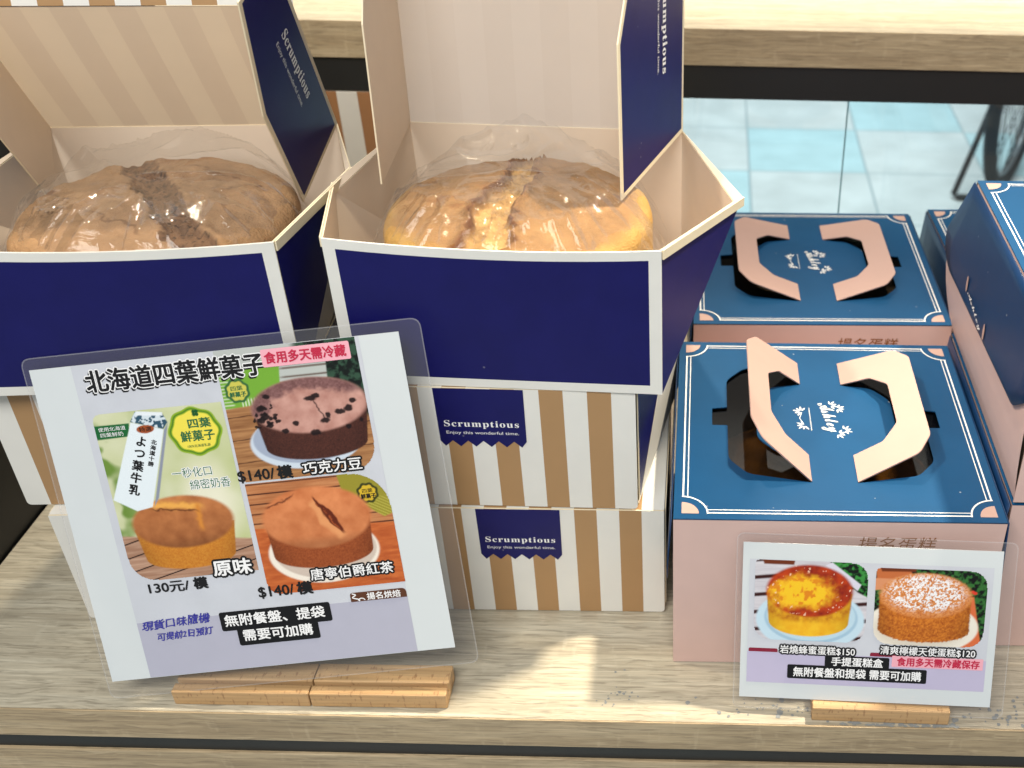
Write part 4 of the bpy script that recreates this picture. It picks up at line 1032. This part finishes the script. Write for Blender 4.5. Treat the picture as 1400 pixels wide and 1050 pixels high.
def pic_choc(U, V):
    img = planks(U, V, S8(140, 96, 60), S8(196, 150, 104), 0.05, 14, S8(96, 60, 38), 21, 0.03)
    img = over(img, S8(190, 194, 190), ss(-0.5, 0.5, V - 178)); img = over(img, S8(128, 118, 110), ss(0.9, 0.3, np.abs(((V - 178) % 5.2) - 2.6)) * ss(-0.5, 0.5, V - 178) * ss(140, 146, U))
    dark = ss(0.38, 0.62, nfbm(U, V, 0.35, 4, 22)); fol = S8(18, 30, 26) * (1 - dark)[..., None] + S8(62, 92, 74) * dark[..., None]
    img = over(img, fol, ss(-0.5, 0.5, U - 168 - 0.08 * (V - 160)) * ss(150, 156, V)); img = over(img, fol, ss(-0.5, 0.5, V - 194) * ss(150, 156, U))
    g = inpoly(U, V, [(107, 165), (126, 166), (141.5, 177), (143.5, 190), (130, 192), (107, 184)], .5); img = over(img, S8(128, 176, 66), g)
    img = over(img, S8(216, 226, 200), g * ss(0.5, 0.2, np.abs(((U - 108) % 1.8) - 0.9)) * ss(171, 169, V) * ss(116, 118, U)); img = over(img, S8(200, 214, 180), g * ss(0.5, 0.2, np.abs((V % 2.0) - 1)) * ss(114, 112, U))
    img = badge_small(img, U, V, 116.2, 175.3, 7.2, S8(66, 116, 70), S8(206, 200, 96))
    img = over(img, S8(205, 215, 226), ell(U, V, 150, 141.5, 33, 17, 0.03) * (V < 152)); img = over(img, S8(168, 178, 196), ell(U, V, 150, 143.5, 31, 15.5, 0.03) * (V < 152))
    img = cake_side(img, U, V, 155.9, 161, 33.4, 11, 22.0, S8(66, 38, 32), S8(110, 66, 54), 0.10, 24, 1.8)
    top = ell(U, V, 155.9, 162.5, 33.8, 16.6); n = nfbm(U, V, 0.2, 4, 25)
    c = S8(176, 128, 116) * (1 - n)[..., None] + S8(214, 172, 160) * n[..., None]; img = over(img, c, top)
    rim = top * ss(0.62, 0.86, np.hypot((U - 157) / 33.8, (V - 160.5) / 16.6) + 0.25 * (nfbm(U, V, 0.35, 3, 26) - .5)) * ss(160, 165, V + 0.35 * (150 - U) * 0.5)
    m2 = nfbm(U, V, 0.9, 3, 27); img = over(img, S8(96, 62, 62) * (1 - m2)[..., None] + S8(150, 112, 112) * m2[..., None], rim * 0.9)
    rs2 = np.random.RandomState(4)
    spots = [(136, 155, 1.6, 1.3), (146, 152.5, 2.1, 1.5), (163.5, 152.5, 2.8, 1.6), (165.5, 155.5, 1.6, 1.8), (173, 157, 3.2, 1.6), (178, 158.5, 2.4, 2), (181.5, 163, 2.2, 1.6), (157, 166.5, 3.6, 1.6), (160.5, 168, 2.4, 1.4), (176, 147.5, 1.8, 1.5), (156.5, 145.8, 3.2, 1.9), (139, 148.5, 2.2, 1.4), (132, 170, 2, 1.6), (127, 163, 2.4, 1.8), (129, 158, 2.6, 2), (126, 156, 2.2, 1.5), (131, 153, 2.0, 1.6), (184.5, 151, 1.2, 1.4)]
    for i in range(26): spots.append((122.5 + 13 * rs2.rand(), 151 + 14 * rs2.rand(), 0.6 + rs2.rand(), 0.5 + 0.8 * rs2.rand()))
    for sx, sy, a, b in spots:
        img = over(img, S8(34, 20, 22), ell(U + 1.2 * (nfbm(U, V, .6, 2, 30) - .5), V + 1.2 * (nfbm(U, V, .6, 2, 31) - .5), sx, sy, a, b, 0.25) * 0.95)
    img = over(img, S8(50, 26, 26), np.exp(-((U - 161 - 0.35 * (160 - V) + 2 * (nfbm(U, V, .4, 2, 33) - .5)) / 0.5) ** 2) * ss(152, 154, V) * ss(168, 164, V) * 0.9)
    return img
def pic_tea(U, V):
    img = planks(U, V, S8(168, 104, 62), S8(212, 156, 110), 0.0, 6.2, S8(92, 50, 34), 41, 0.10)
    brd = nfbm(U * 0.25, V * 1.2, 0.5, 4, 42); bc = S8(170, 84, 40) * (1 - brd)[..., None] + S8(214, 128, 70) * brd[..., None]
    img = over(img, bc, ss(0.6, -0.6, V - 90 + 0.05 * (U - 110)))
    bx = inpoly(U, V, [(163, 120), (193, 120), (193, 92), (187, 90), (165, 107)], .5); img = over(img, S8(158, 150, 56), bx); img = over(img, S8(190, 182, 90), bx * ss(0.45, 0.15, np.abs(((V + 0.6 * U) % 2.0) - 1)) * ss(104, 102, V + 0.0 * U))
    img = badge_small(img, U, V, 179.6, 105.6, 6.4, S8(70, 74, 34), S8(214, 184, 52))
    pl = ell(U, V, 147, 71.5, 33.5, 20, 0.03); img = over(img, S8(236, 228, 216), pl); img = over(img, S8(206, 192, 180), ell(U, V, 148, 72.5, 31, 18, 0.03))
    img = cake_side(img, U, V, 146.7, 91, 31.4, 12, 19.5, S8(140, 70, 34), S8(186, 108, 60), 0.04, 44, 1.6)
    top = ell(U, V, 146.6, 93.5, 32.6, 19.5); n = nfbm(U, V, 0.14, 4, 45)
    c = S8(186, 112, 66) * (1 - n)[..., None] + S8(222, 152, 104) * n[..., None]; c = c * (1 + 0.10 * ss(88, 108, V) - 0.28 * ss(84, 76, V))[..., None]
    img = over(img, c, top)
    s = (U - 147.5) * 0.85 + (V - 105) * 0.52; l = (U - 147.5) * 0.52 - (V - 105) * 0.85
    s = s + 2.0 * (nfbm(U, V, 0.25, 2, 46) - .5)
    wd = 0.6 + 2.4 * np.exp(-((l - 14) / 8) ** 2)
    img = over(img, S8(232, 170, 118), ss(wd + 3.2, wd, np.abs(s + 2.4)) * ss(-2, 2, l) * ss(30, 26, l) * 0.7)
    img = over(img, S8(110, 48, 22), ss(wd + 0.5, wd - 0.5, np.abs(s)) * ss(-3, 0, l) * ss(28, 24, l)); img = over(img, S8(176, 96, 52), ss(wd * 0.5, 0, np.abs(s + 0.6)) * ss(0, 4, l) * ss(25, 20, l) * ss(.4, .6, nfbm(U, V, .8, 2, 48)))
    img = over(img, S8(96, 44, 24), np.exp(-((V - 105 + 0.55 * (126 - U) * 0.7 + 2 * (nfbm(U, V, .4, 2, 49) - .5)) / 0.6) ** 2) * ss(116, 120, U) * ss(137, 133, U) * 0.8)
    return img
def pic_honey(U, V):
    img = planks(U, V, S8(186, 182, 190), S8(220, 218, 222), 0.12, 11.5, S8(70, 30, 26), 61, 0.16)
    f = ss(0.35, 0.65, nfbm(U, V, 0.5, 4, 62)); fol = S8(12, 30, 16) * (1 - f)[..., None] + S8(70, 150, 74) * f[..., None]
    img = over(img, fol, inpoly(U, V, [(52, 94), (78, 94), (78, 70), (70, 74), (60, 84)], .5))
    img = over(img, S8(214, 212, 224), inpoly(U, V, [(60, 92), (66, 84), (75, 78), (66, 76), (54, 88)], .4) * 0.0 + inpoly(U, V, [(50, 91), (54, 93), (72, 79), (70, 75)], .4))
    img = over(img, S8(120, 60, 30), inpoly(U, V, [(11, 96), (32, 96), (31, 90.5), (13, 90.5)], .5))
    img = over(img, S8(196, 218, 230), ell(U, V, 42, 54.5, 33, 21, 0.03)); img = over(img, S8(168, 196, 214), ell(U, V, 42.5, 56, 28.5, 17.5, 0.03)); img = over(img, S8(190, 214, 226), ell(U, V, 42.5, 57, 27, 16.5, 0.03))
    img = cake_side(img, U, V, 41.0, 73, 26.0, 12, 19.5, S8(238, 176, 20), S8(250, 208, 52), 0.06, 64, 0.3)
    img = over(img, S8(150, 52, 8), ss(6, 0, np.abs(V - (66 - 11.5 * np.sqrt(np.clip(1 - ((U - 41) / 25.8) ** 2, 0, 1))))) * (np.abs(U - 41.2) < 25.6) * (V < 72) * ss(50, 56, V) * 0.8 * nfbm(U, V, 0.5, 3, 66))
    top = ell(U, V, 41.0, 73.6, 26.2, 17.2); r = np.hypot((U - 41) / 26.2, (V - 73.6) / 17.2); n = nfbm(U, V, 0.28, 4, 65)
    c = S8(128, 26, 14) * (1 - n)[..., None] + S8(206, 84, 22) * n[..., None]; img = over(img, c, top)
    mid = top * ss(0.98, 0.5, np.hypot((U - 36) / 24, (V - 72.5) / 14.5) + 0.55 * (nfbm(U, V, 0.22, 4, 67) - .5))
    img = over(img, S8(244, 198, 36), mid); img = over(img, S8(214, 124, 24), mid * ss(0.50, 0.68, nfbm(U, V, 0.40, 4, 68)) * 0.8)
    img = over(img, S8(250, 214, 190), top * ss(0.73, 0.79, nfbm(U, V, 0.6, 3, 69)) * ss(0.6, 0.8, r) * 0.9)
    return img
def pic_lemon(U, V):
    f = ss(0.36, 0.66, nfbm(U, V, 0.55, 4, 82)); img = S8(10, 24, 14) * (1 - f)[..., None] + S8(64, 120, 62) * f[..., None]
    for sx, sy in ((140.5, 76.5), (139, 77.2)): img = over(img, S8(220, 70, 50), ell(U, V, sx, sy, 1.3, 1.0, 0.3))
    img = over(img, S8(196, 118, 70), inpoly(U, V, [(80, 92), (100, 92), (104, 84), (82, 78)], .5)); img = over(img, S8(214, 152, 112), inpoly(U, V, [(80, 84), (104, 84), (96, 78), (80, 76)], .5)); img = over(img, S8(120, 62, 30), inpoly(U, V, [(82, 93), (106, 93), (104, 89), (84, 88.5)], .5))
    img = over(img, S8(216, 120, 74), inpoly(U, V, [(134, 74), (140, 74), (146, 44), (140, 40), (120, 40)], .5))
    img = over(img, S8(232, 226, 214), ell(U, V, 110, 53, 34, 18, 0.03)); img = over(img, S8(206, 196, 180), ell(U, V, 108, 51, 28, 13, 0.2) * 0.6)
    n = nfbm(U * 0.6, V, 1.1, 4, 84)
    img = cake_side(img, U + 1.0 * (nfbm(U, V, 0.9, 2, 86) - .5), V + 1.4 * (nfbm(U, V, 0.9, 2, 87) - .5), 111.0, 73, 27.6, 10, 22.0, S8(150, 66, 10), S8(240, 158, 60), 0.0, 84, 1.1)
    top = ell(U + 1.5 * (nfbm(U, V, 0.9, 2, 88) - .5), V, 111.2, 73.6, 27.8, 14.8); c = S8(196, 116, 50) * (1 - n)[..., None] + S8(232, 170, 110) * n[..., None]
    img = over(img, c, top); sg = ss(0.46, 0.54, nfbm(U, V, 1.0, 4, 89)) * top * ss(1.05, 0.6, np.hypot((U - 111) / 27, (V - 75) / 14)) 
    img = over(img, S8(240, 238, 240), np.clip(sg * 1.2, 0, 1)); img = over(img, S8(176, 100, 50), top * ss(0.62, 0.68, nfbm(U, V, 1.6, 3, 90)) * 0.6)
    return img
def picture(parent, fn, x0, x1, y0, y1, r, w_mm, z, step=0.45):
    nu, nv = int((x1 - x0) / step) + 1, int((y1 - y0) / step) + 1
    u = np.linspace(x0, x1, nu); v = np.linspace(y0, y1, nv); UU, VV = np.meshgrid(u, v)
    img = np.clip(np.clip(fn(UU, VV), 0.003, 1.0) ** 1.18 * 1.02, 0.003, 0.85)
    grey = img.mean(-1, keepdims=True); img = np.clip(grey + (img - grey) * 0.98, 0.003, 0.88)
    keep = rrect(UU, VV, x0, x1, y0, y1, r)
    idx = np.arange(nu * nv).reshape(nv, nu)
    k = keep[:-1, :-1] & keep[1:, :-1] & keep[:-1, 1:] & keep[1:, 1:]
    F = np.stack([idx[:-1, :-1][k], idx[:-1, 1:][k], idx[1:, 1:][k], idx[1:, :-1][k]], 1)
    V = np.stack([(UU.ravel() - w_mm / 2) / 1000, VV.ravel() / 1000, np.full(nu * nv, z)], 1)
    me = bpy.data.meshes.new('printed_photo'); me.from_pydata(V.tolist(), [], F.tolist()); me.update(); set_col(me, img.reshape(-1, 3))
    return obj('printed_photo', me, M['photo'], parent)

def sign_matrix(x, y, z, yaw, tilt, roll):
    ex = Vector((cos(yaw), sin(yaw), 0)); n = Vector((-sin(yaw), cos(yaw), 0)); up = Vector((0, 0, 1)) * cos(tilt) + n * sin(tilt)
    a = ex * cos(roll) + up * sin(roll); b = -ex * sin(roll) + up * cos(roll); nn = a.cross(b)
    m = Matrix((a, b, nn)).transposed().to_4x4(); m.translation = (x, y, z); return m
def rect(x0, x1, y0, y1, w, r=0.0, k=5):
    p = [((x0 - w / 2) / 1000, y0 / 1000), ((x1 - w / 2) / 1000, y0 / 1000), ((x1 - w / 2) / 1000, y1 / 1000), ((x0 - w / 2) / 1000, y1 / 1000)]
    return round_poly(p, [q / 1000 for q in r] if isinstance(r, (list, tuple)) else r / 1000, k) if r else p
def thin(poly, z0, z1):
    bm = bmesh.new(); plate(bm, [(x, y, z1) for x, y in poly], z1 - z0, (0, 0, 1)); return bm
def pouch(parent, x0, x1, y0, y1, w, r):
    """clear laminating sleeve with its paler welded rim"""
    bm = thin(rect(x0, x1, y0, y1, w, r), -0.0008, -0.0005)
    o_, i_ = rect(x0, x1, y0, y1, w, r), rect(x0 + 0.7, x1 - 0.7, y0 + 0.7, y1 - 0.7, w, r - 0.5)
    a = [bm.verts.new((x, y, -0.00046)) for x, y in o_]; b = [bm.verts.new((x, y, -0.00046)) for x, y in i_]
    for k in range(len(a)): bm.faces.new((a[k], a[(k + 1) % len(a)], b[(k + 1) % len(a)], b[k])).material_index = 1
    obj('pouch', bm, [M['pouch'], M['pouch_rim']], parent)
# layers above the paper's face
Z1, Z2, Z3, Z4, Z5, Z6 = 0.00012, 0.00022, 0.00032, 0.00044, 0.00058, 0.00072

# ---- large sign
W = 214.8
sg = thing('price_sign', 'large laminated price sign with three cake photos leaning in wooden blocks', 'sign', matrix=sign_matrix(-.2586, .46, .03, .0156, .3409, .1209), group='laminated price signs')
pouch(sg, -4, 228, -12, 207, W, 6)
pp = obj('paper', thin(rect(0, W, 0, 200, W), -0.0004, 0.0), M['paper'], sg)
def T(body, x0, y0, x1, y1, z, mat, **k):
    return lettering(pp, body, (x0 - Wc / 2) / 1000, y0 / 1000, (x1 - Wc / 2) / 1000, y1 / 1000, z, mat, **k)
def panel(name, poly, z, mat): return obj(name, polysheet([poly], z), mat, pp)
Wc = W
panel('printed_ground', rect(24.2, 191.5, 37.2, 200 - 0.05, W), Z1, M['marble'])
panel('printed_band', rect(24.2, 191.5, 0.3, 37.2, W), Z1, M['lavender'])
picture(pp, pic_plain, 29, 105.5, 64, 170, (15, 0, 0, 4), W, Z2)
picture(pp, pic_choc, 107.2, 189.2, 119.8, 199.8, (2, 16, 0, 0), W, Z2)
picture(pp, pic_tea, 108.5, 192.0, 47, 118.6, (7, 0, 22, 0), W, Z2)
T("北海道四葉鮮菓子", 30.2, 182.0, 134.2, 195.0, Z2 - 0.00003, M['inkblack'], bold=0.0009, rot=0.004)
T("北海道四葉鮮菓子", 31, 183.2, 135, 196.2, Z3, M['inkblack'], bold=0.0004, outline=0.0010, omat=M['inkwhite'], rot=0.004)
panel('printed_label', rect(134.2, 185.5, 187.4, 198.0, W, 1.2), Z5, M['pink_label'])
T("食用多天需冷藏", 136.0, 189.4, 183.0, 196.2, Z6, M['inkred'], bold=0.00022)
T("使用北海道", 31.0, 159.4, 47.0, 162.0, Z3, M['inkwhite']); T("四葉鮮奶", 31.5, 156.0, 45.0, 158.6, Z3, M['inkwhite'])
T("特選", 54.6, 157.0, 61.8, 159.8, Z3, M['inkblack'])
T("よつ葉牛乳", 39.2, 120.5, 45.6, 157.5, Z3, M['inkblack'], vertical=True, rot=-0.36, bold=0.00022, name='lettering')
T("北海道十勝", 54.6, 136.4, 57.8, 153.0, Z3, M['inkblack'], vertical=True, rot=-0.36, bold=0.0001)
T("四葉", 83.6, 156.0, 96.8, 161.8, Z3, M['inkgreen'], bold=0.00015); T("鮮菓子", 77.8, 148.2, 97.6, 154.6, Z3, M['inkgreen'], bold=0.00015); T("100%北海道乳源", 80.5, 144.4, 94.0, 146.2, Z3, M['inkgreen'])
T("四葉", 112.6, 175.6, 119.6, 178.4, Z3, M['inkgreen']); T("鮮菓子", 111.4, 171.8, 121.0, 174.8, Z3, M['inkgreen'], bold=0.0001)
T("四葉", 176.6, 105.8, 182.8, 108.4, Z3, M['inkblack']); T("鮮菓子", 175.4, 102.2, 184.2, 105.2, Z3, M['inkblack'], bold=0.0001)
T("一秒化口", 67.5, 126.6, 91.0, 132.6, Z3, M['inkgreen'], outline=0.0004, omat=M['inkwhite']); T("綿密奶香", 76.5, 118.6, 100.5, 124.8, Z3, M['inkgreen'], outline=0.0004, omat=M['inkwhite'])
def price(body, tail, x0, y0, x1, y1, xt0, xt1):
    T(body, x0, y0, x1, y1, Z4, M['inkblack'], bold=0.0002); T(tail, xt0, y0 + 0.4, xt1, y1 + 0.8, Z4, M['inkblack'], bold=0.0004)
price("130元/", "模", 37.0, 55.6, 61.6, 62.4, 64.8, 73.0)
price("$140/", "模", 105.6, 119.6, 127.4, 127.0, 129.4, 138.0)
price("$140/", "模", 102.4, 45.2, 124.0, 52.8, 126.2, 135.4)
T("原味", 78.6, 62.8, 101.8, 72.6, Z4, M['inkwhite'], bold=0.0003, outline=0.0016, omat=M['inkblack'])
T("巧克力豆", 144.6, 120.8, 179.6, 128.4, Z4, M['inkwhite'], outline=0.0012, omat=M['inkblack'], bold=0.0001)
T("唐寧伯爵紅茶", 136.0, 53.8, 186.4, 61.2, Z4, M['inkwhite'], outline=0.0012, omat=M['inkblack'], bold=0.0001)
panel('printed_label', rect(157.0, 191.4, 37.0, 43.0, W, (0.2, 0.2, 2.9, 2.0)), Z3, M['brown_label'])
T("揚名烘焙", 167.2, 37.6, 187.8, 42.2, Z4, M['inkwhite'], bold=0.0001)
bm = bmesh.new()   # pale swirl at the left end of the brown tag
for i in range(14):
    t0, t1 = i / 14, (i + 1) / 14
    q = lambda t: ((158.3 + 3.0 * t + 1.6 * sin(t * 9) - W / 2) / 1000, (42.4 - 5.0 * t) / 1000)
    line_strip(bm, q(t0), q(t1), 0.0007, Z4 + 0.00001 * (i % 2))
for i in range(9):
    a0, a1 = pi * i / 9, pi * (i + 1) / 9
    q = lambda a: ((163.6 + 2.0 * cos(a) - W / 2) / 1000, (37.6 + 1.4 * sin(a)) / 1000)
    line_strip(bm, q(a0), q(a1), 0.0006, Z4 + 0.00002 + 0.00001 * (i % 2))
obj('printed_swirl', bm, M['inkwhite'], pp)
lab = [(74.9, 26.3), (83.8, 26.3), (83.8, 15.8), (133.6, 15.6), (134.0, 26.9), (143.2, 27.0), (143.8, 38.7), (76.2, 38.9)]
bm = bmesh.new()
for q, zz in ((rect(75.2, 143.6, 26.2, 38.8, W, 1.6), Z3), (rect(84.0, 134.2, 15.6, 28.2, W, 1.6), Z3 + 0.00003)): sheet(bm, q, zz)
obj('printed_label', bm, M['black_label'], pp)
T("無附餐盤、提袋", 78.0, 29.2, 139.6, 36.8, Z4, M['inkwhite'], bold=0.00018); T("需要可加購", 87.4, 18.6, 130.2, 26.0, Z4, M['inkwhite'], bold=0.00018)
T("現貨口味隨機", 27.0, 31.6, 69.6, 37.8, Z3, M['inkpen'], shear=0.25, rot=0.05, space=1.02, wobble=0.0007, bold=0.00016); T("可提前2日預訂", 35.0, 24.4, 70.0, 29.4, Z3, M['inkpen'], shear=0.25, rot=0.03, wobble=0.0007, bold=0.00014)

# ---- small sign
W2 = 155.5
sg2 = thing('price_sign', 'small laminated sign with two cake photos leaning against the nearest pink box', 'sign', matrix=sign_matrix(.1019, .455, .0132, -.0512, .3355, .0194), group='laminated price signs')
pouch(sg2, -4, 164, -8, 110, W2, 5)
pp = obj('paper', thin(rect(0, W2, 0, 104.1, W2), -0.0004, 0.0), M['paper'], sg2); Wc = W2
panel('printed_ground', rect(4.2, 150.7, 31.6, 93.4, W2), Z1, M['marble'])
panel('printed_band', rect(4.2, 150.7, 10.6, 31.6, W2), Z1, M['lilac'])
picture(pp, pic_honey, 7.6, 76.0, 40.2, 93.2, (10, 10, 10, 2), W2, Z2)
picture(pp, pic_lemon, 80.6, 147.6, 40.2, 90.8, (10, 10, 10, 2), W2, Z2)
for x0, x1 in ((5.0, 23.0), (79.8, 97.6)): panel('printed_label', rect(x0, x1, 31.7, 34.2, W2, (0.1, 0.1, 1.2, 1.2)), Z2, M['maroon'])
T("岩燒蜂蜜蛋糕$150", 24.4, 31.2, 70.4, 37.0, Z4, M['inkwhite'], outline=0.0011, omat=M['inkblack'], bold=0.00008)
T("清爽檸檬天使蛋糕$120", 86.0, 33.4, 143.6, 39.2, Z4, M['inkwhite'], outline=0.0011, omat=M['inkblack'], bold=0.00008)
bm = bmesh.new()
for q, zz in ((rect(52.3, 91.9, 20.0, 31.0, W2, 1.2), Z3), (rect(29.4, 115.2, 14.4, 23.9, W2, 1.2), Z3 + 0.00003)): sheet(bm, q, zz)
obj('printed_label', bm, M['black_label'], pp)
T("手提蛋糕盒", 56.4, 24.2, 88.0, 30.2, Z4, M['inkwhite'], bold=0.00015); T("無附餐盤和提袋 需要可加購", 33.2, 16.0, 111.8, 22.4, Z4, M['inkwhite'], bold=0.00015)
panel('printed_label', rect(93.4, 149.0, 25.2, 32.8, W2, 0.4), Z3 + 0.00006, M['pink_label'])
T("食用多天需冷藏保存", 96.6, 26.2, 146.8, 31.8, Z4 + 0.00006, M['inkred'], bold=0.00018)
